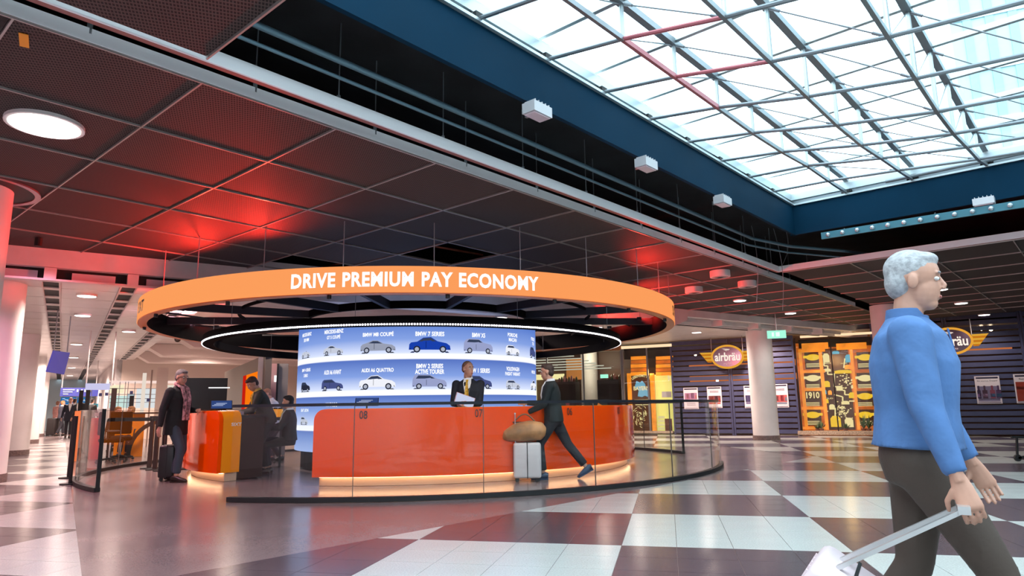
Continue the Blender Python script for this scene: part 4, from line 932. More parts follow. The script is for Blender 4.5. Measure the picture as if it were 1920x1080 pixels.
# rose fill lamps added to tint the left columns and bulkhead pink
for k, (a_, c) in enumerate((((-6.9, 9.6), (1, .42, .62)), ((-9.6, 14.2), (1, .5, .55)), ((-4.6, 4.9), (1, .40, .62)))):
    u = thing('rose_fill', 'added rose-tinted fill lamp under the mesh ceiling, %s' % (('nearest the left columns', 'above the second left column', 'just outside the view beside the nearest column')[k]), 'lamp', (a_[0], a_[1], 3.45))
    MB().tube((a_[0], a_[1], 3.47), (a_[0], a_[1], 3.59), .05, 12).build('housing', M_black, u)
    l = bpy.data.lights.new('lamp', 'SPOT'); l.energy = 300; l.color = c; l.spot_size = R_(150); l.spot_blend = .8; l.shadow_soft_size = .1
    o = bpy.data.objects.new('lamp', l); COL.objects.link(o); o.parent = u; o.location = (0, 0, 0); o.rotation_euler = (0, 0, 0)
# floodlights on the blue fascia
def flood(label, p, face):
    p = Vector(p); face = Vector(face).normalized(); side = Vector((-face.y, face.x, 0)); dn = (face*.5+Vector((0, 0, -.87))).normalized(); up = side.cross(dn)
    t = thing('floodlight', label, 'floodlight', p)
    MB().box(p+face*.14, (.26, .15, .10), side, None, None).build('housing', mat('lamp_grey', (.55, .55, .57), .4, .3), t)
    MB().box(p+face*.14+Vector((0, 0, -.056)), (.22, .12, .01), side).build('lens', mat('lens_rose', (.7, .55, .6), .1), t)
    for k in range(5): MB().box(p+face*.14+side*(-.1+k*.05)+Vector((0, 0, .06)), (.008, .13, .025), side).build('fin', mat('lamp_grey', (.5, .5, .5)), t)
    MB().bar(p, p+face*.09, .03, .05).build('bracket', M_steel2, t)
for lb, x, y in (('grey floodlight nearest on the blue fascia', 998, 212), ('grey floodlight in the middle of the blue fascia', 1203, 311), ('grey floodlight farthest along the left blue fascia', 1347, 379)):
    d = ray(x, y); bb = SB1-.15; tq = bb/(d.x*BV.x+d.y*BV.y); p = Vector((d.x*tq, d.y*tq, CAMH+d.z*tq)); flood(lb, p+BV*.08, -BV)
d = ray(1846, 380); tq = 11.68/(d.x*AV.x+d.y*AV.y); p = Vector((d.x*tq, d.y*tq, CAMH+d.z*tq)); flood('pale boxy floodlight on the far blue fascia above the lamp truss', p+AV*.08, -AV)
# lamp truss bar
A1 = 11.6
lb = thing('lamp_bar', 'perforated teal bar carrying a row of round lamps under the far fascia', 'lamp bar', S(A1, 0, 3.9))
MB().bar(S(A1, 3.41, 3.79), S(A1, -3, 3.74), .04, .11).build('bar', mat('teal_bar', (.04, .17, .22), .5, .0), lb)
for k in range(28):
    p = S(A1-.03, 3.3-k*.222, 3.79-k*.0017); b = MB().ell(p, (.036, .036, .036), 10, 7); b.build('lamp_dome', mat('dome_glass', (.55, .62, .66), .12, .6), lb, smooth=True)
for k in range(5): MB().tube(S(A1+.03, 3.1-k*1.3, 3.8), S(A1+.2, 3.1-k*1.3, 3.9), .012, 6).build('hanger', M_steel2, lb)
# pipes in the void
for r_, z, bb, nm in ((.028, 3.86, 4.42, 'thicker insulated pipe running in the dark gap beside the blue fascia'), (.016, 3.76, 4.50, 'thinner pipe running below the thicker one in the dark gap')):
    pts = [S(a, bb, z) for a in (-6, 0, 4, 8, 11.2)]+[S(12.2, bb-.3, z-.02), S(13.2, bb-.9, z-.04), S(14.5, bb-1.4, z-.04)]
    tag(MB().path(pts, r_, 10).build('ceiling_pipe', mat('pipe_blue', (.13, .22, .27), .35, .5), smooth=True), nm, 'pipe')
tag(MB().path([S(-4, 4.05, 4.1), S(6, 4.05, 4.1), S(11.9, 4.05, 4.08)], .02, 8).build('conduit', mat('conduit', (.12, .12, .12), .6), smooth=True), 'thin dull conduit high in the dark gap behind the pipes', 'pipe')
tag(MB().path([S(11.7, 2.4, 4.52), S(11.7, -1.5, 4.54), S(11.7, -4, 4.54)], .03, 10).build('skylight_motor_tube', M_steel2, smooth=True), 'grey blind tube along the far curb of the skylight', 'tube')
# loose cables hanging near the corner
for k, (x0, y0, x1, y1) in enumerate(((1403, 400, 1418, 568), (1448, 421, 1467, 582), (1474, 433, 1462, 505))):
    D_ = 13.4+k*.4; b = MB(); pts = []
    for q in range(15):
        s_ = q/14; x = x0+(x1-x0)*s_+9*math.sin(s_*3.1); y = y0+(y1-y0)*s_; pts.append(atd(x, y, D_))
    tag(b.path(pts, .006, 5).build('loose_cable', mat('cable_pale', (.3, .3, .32), .5), smooth=True), ('long loose cable hanging from the ceiling, leftmost of three by the corner', 'loose cable hanging in the middle by the ceiling corner', 'short looped cable at the ceiling corner')[k], 'cable')
# pipes seen through the missing panels
for k, (x0, y0, x1, y1) in enumerate(((805, 460, 905, 478), (590, 505, 700, 480), (735, 488, 760, 470))):
    tag(MB().tube(onz(x0, y0, 3.85), onz(x1, y1, 3.85), .02, 8).build('plenum_pipe', mat('rust_pipe', (.35, .1, .06), .5)), ('reddish pipe in the right ceiling opening above the ring sign', 'reddish pipe in the left ceiling opening above the ring sign', 'short pipe in the middle ceiling opening above the ring sign')[k], 'pipe')
# yellow tag and dome camera
p = onz(45, 76, ZC-.01); t = MB().box(p, (.20, .055, .004), (AV*.25+BV*.97)); tag(t.build('warning_tag', mat('tag_orange', (.9, .32, .01), .5)), 'orange warning tag hanging from the mesh ceiling at the upper left', 'tag')
p = atd(333, 636, 17.2); t = thing('dome_camera', 'white dome camera hanging below the ring at the left', 'camera', p); MB().tube(p+Vector((0, 0, .02)), p+Vector((0, 0, .12)), .1, 16).build('housing', M_white, t, smooth=True); MB().ell(p, (.07, .07, .07)).build('dome', M_eye, t, smooth=True); MB().tube(p+Vector((0, 0, .12)), Vector((p.x, p.y, 3.4)), .015, 6).build('stem', M_white, t)
# ================================================================== left background
def slab(px0, px1, y0, y1, D, th, m, name='panel', parent=None, foot=False):
    a = atd(px0, (y0+y1)/2, D); c = atd(px1, (y0+y1)/2, D); xm = (px0+px1)/2
    z1 = atd(xm, y0, D).z; z0 = 0 if foot else atd(xm, y1, D).z
    b = MB().box(Vector(((a.x+c.x)/2, (a.y+c.y)/2, (z0+z1)/2)), ((Vector((a.x, a.y, 0))-Vector((c.x, c.y, 0))).length, th, z1-z0), Vector((c.x-a.x, c.y-a.y, 0)))
    return b.build(name, m, parent)
def base_of(x, D): q = atd(x, 760, D); return Vector((q.x, q.y, 0))
t = thing('display_wall', 'black display wall with a thin white line behind the short counter', 'display wall', base_of(405, 18.6)); slab(357, 448, 709, 0, 18.6, .12, mat('gloss_black', (.006, .006, .008), .25), 'panel', t, True)
slab(391, 431, 726, 728, 18.52, .01, M_wglow, 'white_line', t); MB().box(base_of(405, 18.6)+Vector((0, 0, .03)), (1.5, .4, .06)).build('foot', M_black, t)
# brown partition with an orange panel
pa, pb = atd(500, 760, 16.6), atd(422, 760, 24.5); d = Vector((pb.x-pa.x, pb.y-pa.y, 0)); L = d.length; d.normalize(); t = thing('partition_wall', 'dark brown partition with a lit orange panel left of the video drum', 'partition', (pa.x, pa.y, 0))
MB().box(Vector(((pa.x+pb.x)/2, (pa.y+pb.y)/2, 1.17)), (L, .14, 2.34), d).build('panel', mat('brown_partition', (.07, .05, .035), .4), t)
nrm = Vector((-d.y, d.x, 0)); nrm = nrm if nrm.dot(-pa) > 0 else -nrm
MB().box(Vector((pa.x, pa.y, 1.15))+d*1.6+nrm*.08, (2.4, .02, 1.7), d).build('orange_panel', glow('orange_panel', srgb(255, 125, 15), .95), t)
MB().box(Vector((pa.x, pa.y, 1.15))+d*3.1+nrm*.08, (.6, .02, 1.7), d).build('red_panel', glow('red_panel', srgb(205, 30, 15), .9), t)
t = thing('door_pillar', 'white door pillar beside the brown partition', 'pillar', base_of(506, 17.0)); slab(502, 512, 668, 0, 17.0, .2, M_white, 'post', t, True)
t = thing('pink_wall_panel', 'pinkish wall panel with a white framed notice, behind the seated staff', 'wall panel', base_of(524, 19.2)); slab(512, 537, 682, 0, 19.2, .08, mat('pink_wall', (.55, .34, .36), .6), 'panel', t, True); slab(514, 530, 704, 716, 19.1, .03, M_wglow, 'notice', t)
t = thing('grey_wall_panel', 'grey wall panel with a black edge left of the video drum', 'wall panel', base_of(548, 18.0)); slab(539, 556, 682, 0, 18.0, .08, mat('grey_wall', (.22, .20, .19), .6), 'panel', t, True); slab(535.5, 539, 682, 0, 17.95, .1, M_black, 'edge', t, True)
# orange and red desks of the second office
t = thing('orange_desk', 'bright orange rental desk with a large black arc, left background', 'desk', base_of(276, 19.5)); slab(252, 303, 776, 0, 19.5, .2, M_orange, 'body', t, True); slab(250, 304, 773, 776, 19.3, .3, M_black, 'top', t)
b = MB(); 
for k in range(9):
    a0, a1 = R_(95+k*10), R_(105+k*10)
    c = atd(303, 832, 18.95); X = Vector((c.y, -c.x, 0)).normalized()
    f = lambda a, r: Vector((c.x, c.y-.0, .08))+X*(r*math.cos(a))*.9+Vector((0, 0, r*math.sin(a)))
    b.prism([f(a0, .72), f(a1, .72), f(a1, .82), f(a0, .82)], X.cross(Vector((0, 0, 1)))*.04)
b.build('black_arc', M_black, t)
t = thing('red_cabinet', 'red cabinet beside the office chairs, left background', 'cabinet', base_of(217, 19.0)); slab(207, 228, 783, 0, 19.0, .2, mat('red_cab', (.65, .02, .01), .35), 'body', t, True); slab(206, 229, 780, 784, 18.95, .25, M_black, 'top', t)
t = thing('orange_cabinet', 'orange end cabinet seen through the left curved glass', 'cabinet', base_of(186, 18.6)); slab(178, 195, 770, 0, 18.6, .2, mat('dull_orange', (.75, .22, .06), .4), 'body', t, True); slab(177, 196, 774, 780, 18.5, .22, mat('grey_band', (.4, .3, .33), .5), 'band', t)
for k, (x, D, y, lb) in enumerate(((246.5, 19.8, 728, 'tall dark brown information pylon in front of the orange desk'), (188, 24, 732, 'tall black pylon left of the hanging lilac sign'), (200, 23.4, 731, 'second tall black pylon under the hanging lilac sign'), (278, 24, 742, 'short black pylon left of the walking man'))):
    t = thing('pylon', lb, 'pylon', base_of(x, D)); slab(x-4.8+(k > 0), x+4.8-(k > 0), y, 0, D, .2, mat('pylon_brown', (.05, .025, .02), .3) if k == 0 else M_black, 'post', t, True); slab(x-3, x+3, y+5, y+11, D-.12, .02, mat('pylon_blue', (.03, .05, .2), .4), 'sign_face', t)
def chair(label, p, rz):
    t = thing('office_chair', label, 'chair', (0, 0, 0))
    b = MB(); b.add(*rbox((0, 0, .48), (.46, .46, .08), .03)); b.build('seat', M_deep, t); b = MB(); b.add(*rbox((-.22, 0, .84), (.07, .44, .5), .03)); b.build('backrest', M_deep, t)
    MB().tube((0, 0, .12), (0, 0, .45), .03, 10).build('gas_lift', M_chrome, t)
    for k in range(5):
        a = k*2*math.pi/5; MB().bar((0, 0, .11), (.28*math.cos(a), .28*math.sin(a), .07), .03).build('leg', M_black, t); MB().ell((.28*math.cos(a), .28*math.sin(a), .03), (.03, .03, .03), 8, 6).build('castor', M_black, t)
    for s in (-1, 1): MB().path([Vector((-.1, s*.25, .5)), Vector((-.1, s*.27, .68)), Vector((.15, s*.27, .68))], .015, 6).build('armrest', M_black, t)
    t.location = p; t.rotation_euler = (0, 0, rz); return t
chair('black swivel office chair between the red cabinet and the pylon', base_of(232, 18.2), 2.0)
chair('black swivel office chair behind the glass, by the red cabinet', base_of(214, 17.2), .6)
chair('black swivel office chair beside the video drum at the staff desk', base_of(497, 15.3), 1.0)
t = thing('staff_desk', 'dark staff desk with amber bottles, between the short counter and the video drum', 'desk', base_of(512, 14.2))
slab(478, 548, 782, 788, 14.2, .6, M_black, 'top', t); 
for x in (482, 545): slab(x-2, x+2, 788, 0, 14.2, .5, M_black, 'leg', t, True)
for k in range(4):
    p = atd(498+k*9, 782, 13.95); bt = thing('amber_jar', 'amber glass jar on the dark staff desk left of the video drum', 'jar', p, 0, 'amber jars on the staff desk')
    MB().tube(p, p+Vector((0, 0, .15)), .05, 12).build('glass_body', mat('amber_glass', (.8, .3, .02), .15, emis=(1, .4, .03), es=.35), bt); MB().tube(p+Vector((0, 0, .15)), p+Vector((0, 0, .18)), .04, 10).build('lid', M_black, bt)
# queue posts
ps = [atd(x, 820, D) for x, D in ((284, 15.2), (294.5, 14.8), (309, 14.4), (351, 14.6))]
for k, p in enumerate(ps):
    t = thing('queue_post', 'dark brown queue post with belt head, %s of four by the short counter' % ('leftmost', 'second', 'third', 'rightmost')[k], 'queue post', (p.x, p.y, 0))
    MB().box((p.x, p.y, .5), (.07, .07, .98), (1, .2, 0)).build('post', mat('post_brown', (.03, .018, .015), .35), t); MB().tube((p.x, p.y, 0), (p.x, p.y, .015), .16, 20).build('foot', M_black, t); MB().box((p.x, p.y, .95), (.09, .09, .08), (1, .2, 0)).build('belt_head', M_black, t)
b = MB()
q0 = atd(216, 790, 15.9)
for u_, v_ in ((q0, ps[0]), (ps[0], ps[1]), (ps[1], ps[2]), (ps[2], ps[3])): b.bar(Vector((u_.x, u_.y, .93)), Vector((v_.x, v_.y, .93)), .01, .07)
tag(b.build('queue_belt', M_black), 'black belt strung between the brown queue posts', 'belt')
for k, (x, D) in enumerate(((152.5, 12.6), (148, 13.8))):
    p = base_of(x-7, D); t = thing('rope_post', 'thin black post at the edge of the striped floor, %s' % ('nearer' if k == 0 else 'farther'), 'post', p); MB().tube(p, p+Vector((0, 0, 1.02)), .025, 10).build('post', M_black, t); MB().tube(p, p+Vector((0, 0, .02)), .14, 18).build('foot', M_black, t)
# hanging signs of the corridor
M_sb = mat('sign_blue', (.035, .045, .26), .4, emis=(.05, .06, .3), es=.35)
a = [onz(99, 657, 2.75)]
p = atd(107, 679, 17.5); t = thing('hanging_board', 'plain blue board hanging tilted from the corridor ceiling at the left', 'sign board', p)
q = [atd(99, 657, 17), atd(128, 661, 18), atd(117, 702, 18), atd(85, 697, 17)]; MB().prism(q, (0, .06, 0)).build('board', mat('board_blue', (.04, .045, .24), .4, emis=(.05, .055, .3), es=.5), t)
for x, y, D in ((101, 657, 17), (126, 660, 18)): p = atd(x, y, D); MB().tube(p, Vector((p.x, p.y, 3.25)), .012, 6).build('rod', M_rod, t)
t = thing('overhead_sign', 'wide blue direction sign with white text above the far corridor', 'direction sign', atd(148, 735, 33)); slab(113, 184, 727, 743, 33, .12, M_sb, 'board', t)
for k in range(3): slab(118, 118+(22, 18, 10)[k], 730+k*4, 731.6+k*4, 32.9, .02, mat('sign_text', (.5, .52, .7), .5, emis=(.5, .5, .7), es=.3), 'text_line', t)
for x in (144, 152, 158, 164): slab(x, x+3, 730, 735, 32.9, .02, mat('sign_text', (.5, .5, .7)), 'pictogram', t)
slab(164, 170, 731, 734, 32.88, .02, glow('sign_yellow', (.9, .75, .05), .9), 'pictogram', t)
for x in (116, 180): p = atd(x, 727, 33); MB().tube(p, Vector((p.x, p.y, 3.25)), .02, 6).build('rod', M_white, t)
t = thing('suspended_sign', 'pale lilac sign hanging on two white rods before the orange desks', 'sign board', atd(184, 724, 21)); slab(160, 206, 719, 731, 21, .1, glow('lilac_sign', srgb(208, 205, 240), .95), 'board', t)
for x in (161, 209): p = atd(x, 724, 21); MB().tube(p, Vector((p.x, p.y, 3.45)), .018, 6).build('rod', M_white, t)
for k, (x0, x1, y0, y1, D, lb) in enumerate(((114, 143, 745, 754, 46, 'blue lit flight board at the far left end of the corridor'), (145, 165, 745, 755, 45, 'blue lit flight board in the middle of the far corridor end'), (112, 140, 755, 764, 47, 'lower blue lit board at the far corridor end'), (158, 184, 757, 764, 44, 'teal lit board at the far corridor end'))):
    t = thing('flight_board', lb, 'display board', atd((x0+x1)/2, (y0+y1)/2, D)); slab(x0, x1, y0, y1, D, .1, glow('board_cyan' if k < 3 else 'board_teal', srgb(30, 110, 175) if k < 3 else srgb(60, 150, 165), .95), 'board', t)
    for q in range(3): slab(x0+3+q*4, x0+8+q*6, y0+2+q*2, y0+3+q*2, D-.1, .02, glow('board_text', (.8, .9, 1), .9), 'text_line', t)
# bright shop at the back left
t = thing('back_shop', 'brightly lit glass shop behind the orange desk', 'shop front', K(3.6, 31.6))
for x0, x1, y0, y1, c in ((205, 232, 722, 737, (255, 244, 205)), (205, 238, 742, 765, (205, 232, 225)), (255, 300, 728, 765, (225, 230, 232)), (238, 252, 738, 765, (180, 200, 205)), (205, 330, 714, 719, (255, 225, 215)), (303, 330, 722, 765, (232, 222, 205))):
    slab(x0, x1, y0, y1, 30.2, .06, glow('shoplit_%d_%d_%d' % c, srgb(*c), .95), 'lit_panel', t)
for x in (207, 222, 238, 256, 266, 271, 283, 296): slab(x-.6, x+.6, 716, 0, 29.6, .06, M_steel2, 'mullion', t, True)
for y in (728, 739, 747, 754): slab(205, 300, y, y+1, 29.7, .04, M_steel2, 'transom', t)
slab(296, 303, 700, 0, 28, .3, glow('orange_white', srgb(255, 240, 225), .8), 'lit_pillar', t, True)
slab(303, 306, 705, 750, 27.9, .3, glow('orange_panel', (1, .3, .05), .9), 'orange_strip', t)
t = thing('cream_pillar', 'cream pillar with pipes behind the walking man', 'pillar', base_of(330, 25)); slab(322, 342, 690, 0, 25, .5, mat('cream_pillar', (.72, .64, .56), .5), 'shaft', t, True); slab(311, 314, 694, 0, 24.8, .1, mat('pipe_tan', (.4, .33, .28), .5), 'pipe', t, True)
#PART5
# ================================================================== PEOPLE
def fuse(mb, name, m, parent, vox=.01, it=4):
    me = mb.mesh('tmp', m); o = bpy.data.objects.new('tmp', me); COL.objects.link(o)
    r = o.modifiers.new('r', 'REMESH'); r.mode = 'VOXEL'; r.voxel_size = vox; r.use_smooth_shade = True
    s = o.modifiers.new('s', 'SMOOTH'); s.factor = .5; s.iterations = it
    out = ev(o); bpy.data.objects.remove(o); bpy.data.meshes.remove(me)
    out.materials.clear(); out.materials.append(m)
    q = bpy.data.objects.new(name, out); COL.objects.link(q); q.parent = parent
    for p in out.polygons: p.use_smooth = True
    return q
def ik(a, b, l1, l2, pole):
    a = Vector(a); b = Vector(b); d = b-a; L = min(d.length, (l1+l2)*.995); d.normalize(); b = a+d*L
    x = (l1*l1-l2*l2+L*L)/(2*L); h_ = math.sqrt(max(0, l1*l1-x*x)); p = Vector(pole); p = (p-d*p.dot(d)).normalized()
    return a+d*x+p*h_, b
def hand(b, wr, d, side, palm=None, curl=.5, s=1., fr=1.):
    """palm, four unequal curled fingers and a side thumb; d = pointing direction, side = +1 left / -1 right"""
    d = Vector(d).normalized(); pn = Vector(palm or (0, -side, 0)); pn = (pn-d*pn.dot(d)).normalized(); ac = d.cross(pn)*side
    wr = Vector(wr); b.loft([(wr-d*.02*s, .026*s, .02*s), (wr+d*.02*s, .034*s, .018*s), (wr+d*.085*s, .041*s, .014*s), (wr+d*.095*s, .038*s, .01*s)], 12, ac)
    for k, (L, o) in enumerate(((.07, .030), (.08, .010), (.075, -.010), (.058, -.029))):
        p = wr+d*.085*s+ac*o*s; q = d.copy()
        for j, seg in enumerate((.42, .32, .26)):
            q = (q*math.cos(curl*(.5+.4*j))+pn*math.sin(curl*(.5+.4*j))).normalized(); e_ = p+q*(L*seg*s); b.tube(p, e_, .0088*s*fr, 8, .008*s*fr); b.ell(e_, (.0082*s*fr,)*3, 8, 6); p = e_; 
    p = wr+d*.02*s+ac*.028*s; q = (d*.65+ac*.7+pn*.3).normalized(); e_ = p+q*.045*s; b.tube(p, e_, .012*s, 8, .010*s); b.ell(e_, (.0102*s,)*3, 8, 6); q = (d*.85+ac*.2+pn*.45).normalized(); b.tube(e_, e_+q*.032*s, .010*s, 8, .008*s); b.ell(e_+q*.032*s, (.008*s,)*3, 8, 6)
def person(label, loc, rz, H=1.76, pel=(0, .93), lean=0., ank=((.1, .09, .09), (-.1, -.09, .09)), hands=((.15, .28, .85), (.1, -.28, .85)), yaw=0., nod=0., coat='jacket', cc=(.012, .012, .015), tc_=(.015, .016, .022), sc_=(.8, .8, .8), tie=None, hair=(.05, .035, .03), hairk='short', vox=.011, shoe=(.02, .015, .012), curl=.6, bulk=1., skin=None, far=False, hem=None, toes=None, sleeve=1., kpole=(1, 0, 0), fr_=1.):
    k_ = H/1.75; t = thing('person', label, 'person', (0, 0, 0)); V = lambda x, y, z: Vector((x*k_, y*k_, z*k_))
    P = V(pel[0], 0, pel[1]); Rm = Matrix.Rotation(lean, 3, 'Y')
    T = lambda x, y, z: P+Rm @ V(x, y, z-.93)
    neck = T(.0, 0, 1.47); hc = T(.02, 0, 1.61); HR = Matrix.Rotation(lean*.35+nod, 3, 'Y'); HR = Matrix.Rotation(yaw, 3, 'Z') @ HR
    h = lambda x, y, z: hc+HR @ V(x, y, z)
    sk = skin or M_skin; B = MB(); kb = bulk
    B.loft([(T(0, 0, .90), .15*k_, .10*k_), (T(0, 0, 1.06), .13*k_, .09*k_), (T(0, 0, 1.28), .16*k_, .105*k_), (T(-.01, 0, 1.40), .14*k_, .085*k_), (T(-.01, 0, 1.46), .06*k_, .06*k_)], 16)
    B.loft([(T(-.015, 0, 1.42), .058*k_, .058*k_), (h(-.02, 0, -.09), .052*k_, .055*k_), (h(-.01, 0, -.02), .05*k_, .055*k_)], 14)
    B.ell(h(-.008, 0, .035), (.098*k_, .077*k_, .092*k_), 20, 14, HR); B.ell(h(.02, 0, -.03), (.072*k_, .062*k_, .088*k_), 18, 12, HR); B.ell(h(.05, 0, -.085), (.034*k_, .036*k_, .028*k_), 12, 8, HR)
    B.loft([(h(.084, 0, .022), .009*k_, .008*k_), (h(.104, 0, -.012), .012*k_, .012*k_), (h(.098, 0, -.026), .016*k_, .01*k_)], 8)
    B.ell(h(.076, 0, .036), (.014*k_, .05*k_, .010*k_), 10, 6, HR)
    for s in (-1, 1): B.ell(h(-.005, s*.08, -.005), (.02*k_, .011*k_, .032*k_), 10, 8, HR)
    B.ell(h(.082, 0, -.058), (.012*k_, .024*k_, .011*k_), 10, 6, HR)
    sh = [T(-.01, s*.175*kb, 1.395) for s in (1, -1)]; el = []; wr = []
    for i, s in enumerate((1, -1)):
        hd = V(*hands[i]); e_, w_ = ik(sh[i], hd, .30*k_, .27*k_, (-.8, s*.5, -.4)); el.append(e_); wr.append(w_)
        B.loft([(sh[i], .05*k_, .05*k_), (e_, .038*k_, .038*k_)], 10); B.loft([(e_, .038*k_, .038*k_), (e_+(w_-e_)*.35, .038*k_, .036*k_), (w_, .026*k_, .022*k_)], 10); B.ell(sh[i], (.052*k_,)*3, 10, 8)
        dd = (w_-e_).normalized(); hand(B, w_, dd, s, None, curl[i] if isinstance(curl, tuple) else curl, k_, fr_)
    hp = [P+V(0, s*.085, -.02) for s in (1, -1)]; kn = []; an = []
    for i, s in enumerate((1, -1)):
        a_ = V(*ank[i]); q, a2 = ik(hp[i], a_, .43*k_, .42*k_, kpole); kn.append(q); an.append(a2)
        B.loft([(hp[i]+V(0, 0, .02), .08*k_, .08*k_), (q, .05*k_, .05*k_), (q+(a2-q)*.3, .052*k_, .05*k_), (a2, .032*k_, .034*k_)], 10)
    fuse(B, 'body', sk, t, vox if not far else .014, 2 if vox < .005 else 4)
    # trousers
    m = mat('trouser_%d_%d_%d' % tuple(int(c*999) for c in tc_), tc_, .75, bump=(14, .25)); B = MB()
    B.loft([(T(0, 0, 1.03), .155*k_*kb, .115*k_*kb), (P+V(0, 0, -.02), .175*k_*kb, .13*k_*kb), (P+V(0, 0, -.12), .155*k_*kb, .11*k_*kb)], 16)
    for i in (0, 1): B.loft([(hp[i], .1*k_*kb, .105*k_*kb), (kn[i], .068*k_, .07*k_), (kn[i]+(an[i]-kn[i])*.9, .056*k_, .062*k_)], 12); B.ell(kn[i], (.068*k_,)*3, 10, 8)
    fuse(B, 'trousers', m, t, .014)
    # shoes
    for i, s in enumerate((1, -1)):
        ft = (toes[i] if toes else 0.); f = Matrix.Rotation(ft, 3, 'Y'); a_ = an[i]; o = lambda x, z: a_+f @ V(x, 0, z)
        B = MB(); B.loft([(o(-.075, -.035), .03*k_, .04*k_), (o(-.02, -.03), .042*k_, .055*k_), (o(.08, -.05), .046*k_, .036*k_), (o(.16, -.062), .04*k_, .024*k_), (o(.19, -.068), .02*k_, .012*k_)], 12); B.box(o(.05, -.082), (.25*k_, .08*k_, .018*k_), f @ Vector((1, 0, 0)), Vector((0, 1, 0)), f @ Vector((0, 0, 1)))
        B.build('shoe', mat('shoe_%d' % int(shoe[0]*999), shoe, .35), t, smooth=True)
    # jacket or shirt
    hz = hem if hem else {'coat': .72, 'jacket': .86, 'shirt': .93}[coat]; m = mat('cloth_%d_%d_%d' % tuple(int(c*999) for c in cc), cc, .8, noise=(5, .18), bump=(7, 1.)); B = MB()
    B.loft([(P+(T(0, 0, hz)-P) if hz > .9 else P+V(.0, 0, hz-.93), .195*k_*kb, .15*k_*kb), (T(0, 0, .97), .185*k_*kb, .142*k_*kb), (T(0, 0, 1.1), .168*k_*kb, .132*k_*kb), (T(.0, 0, 1.28), .198*k_*kb, .145*k_*kb), (T(-.01, 0, 1.39), .185*k_*kb, .118*k_*kb), (T(-.015, 0, 1.45), .10*k_, .085*k_), (T(-.015, 0, 1.475), .066*k_, .068*k_)], 20)
    for i in (0, 1):
        B.ell(sh[i]+Rm @ V(0, 0, -.01), (.07*k_*kb, .07*k_*kb, .072*k_), 12, 8); e_, w_ = el[i], wr[i]; B.loft([(sh[i], .066*k_*kb, .07*k_*kb), (e_, .052*k_*kb, .054*k_*kb)], 12); B.ell(e_, (.053*k_*kb,)*3, 10, 8)
        if sleeve > 0: B.loft([(e_, .052*k_*kb, .052*k_*kb), (e_+(w_-e_)*sleeve*.97, .039*k_, .040*k_)], 12)
    fuse(B, {'shirt': 'shirt', 'coat': 'coat', 'jacket': 'jacket'}[coat], m, t, .012)
    # shirt front and tie, collar
    if coat != 'shirt':
        ms = mat('shirt_%d_%d_%d' % tuple(int(c*999) for c in sc_), sc_, .8); B = MB(); yv = Rm @ Vector((0, 1, 0)); fx = lambda z: {1.47: .075, 1.40: .112, 1.28: .152, 1.12: .142}[z]
        pts = [T(fx(1.47)-.015, s*w_, 1.47) for s, w_ in ((1, .045), (-1, .045))]; n_ = Rm @ V(.014, 0, 0)
        B.prism([T(.05, .055, 1.475), T(.108, .06, 1.40), T(.147, .035, 1.28), T(.140, .005, 1.14), T(.140, -.005, 1.14), T(.147, -.035, 1.28), T(.108, -.06, 1.40), T(.05, -.055, 1.475)], n_); B.build('shirt_front', ms, t)
        B = MB(); n = 18; vs = []
        for i in range(n):
            a = 2*math.pi*i/n
            for r_, z in ((.066, 1.455), (.072, 1.455), (.068, 1.505), (.062, 1.505)): vs.append(T(-.012+r_*math.cos(a)*1.02, r_*math.sin(a), z-(.02 if math.cos(a) > .6 else 0)))
        B.add(vs, [(4*i+j, 4*((i+1) % n)+j, 4*((i+1) % n)+(j+1) % 4, 4*i+(j+1) % 4) for i in range(n) for j in range(4)]); B.build('collar', ms, t, smooth=True)
        if tie: B = MB(); B.prism([T(.088, .018, 1.455), T(.127, .014, 1.41), T(.168, .034, 1.2), T(.160, .0, 1.12), T(.168, -.034, 1.2), T(.127, -.014, 1.41), T(.088, -.018, 1.455)], n_); B.build('tie', mat('tie_%d' % int(tie[0]*999), tie, .5, noise=(60, .5)), t)
    else:
        B = MB(); n = 18; vs = []
        for i in range(n):
            a = 2*math.pi*i/n
            for r_, z in ((.070, 1.455), (.080, 1.45), (.074, 1.497), (.065, 1.50)): vs.append(T(-.012+r_*math.cos(a)*1.02, r_*math.sin(a), z-(.025 if math.cos(a) > .6 else 0)))
        B.add(vs, [(4*i+j, 4*((i+1) % n)+j, 4*((i+1) % n)+(j+1) % 4, 4*i+(j+1) % 4) for i in range(n) for j in range(4)]); B.build('collar', m, t, smooth=True)
        B = MB(); B.prism([T(.122, .012, 1.42), T(.150, .012, 1.28), T(.138, .012, 1.1), T(.138, -.012, 1.1), T(.150, -.012, 1.28), T(.122, -.012, 1.42)], Rm @ V(.006, 0, 0)); B.build('button_placket', m, t)
    # hair, eyes, mouth
    mh = mat('hair_%d' % int(hair[0]*999), hair, .7, noise=(60, .2), bump=(120, .25)); B = MB()
    if hairk == 'short': B.ell(h(-.018, 0, .052), (.097*k_, .080*k_, .086*k_), 20, 14, HR); B.ell(h(-.052, 0, .0), (.058*k_, .075*k_, .075*k_), 18, 12, HR); B.ell(h(.030, 0, .095), (.058*k_, .060*k_, .033*k_), 14, 8, HR)
    elif hairk == 'cropped': B.ell(h(-.016, 0, .046), (.094*k_, .078*k_, .088*k_), 20, 14, HR); B.ell(h(-.052, 0, .005), (.054*k_, .070*k_, .06*k_), 18, 12, HR)
    else: B.ell(h(-.02, 0, .05), (.107*k_, .09*k_, .092*k_), 20, 14, HR); B.loft([(h(-.04, 0, .05), .09*k_, .06*k_), (h(-.06, 0, -.1), .085*k_, .045*k_), (h(-.06, 0, -.2), .06*k_, .03*k_)], 14)
    fuse(B, 'hair', mh, t, .009, 2)
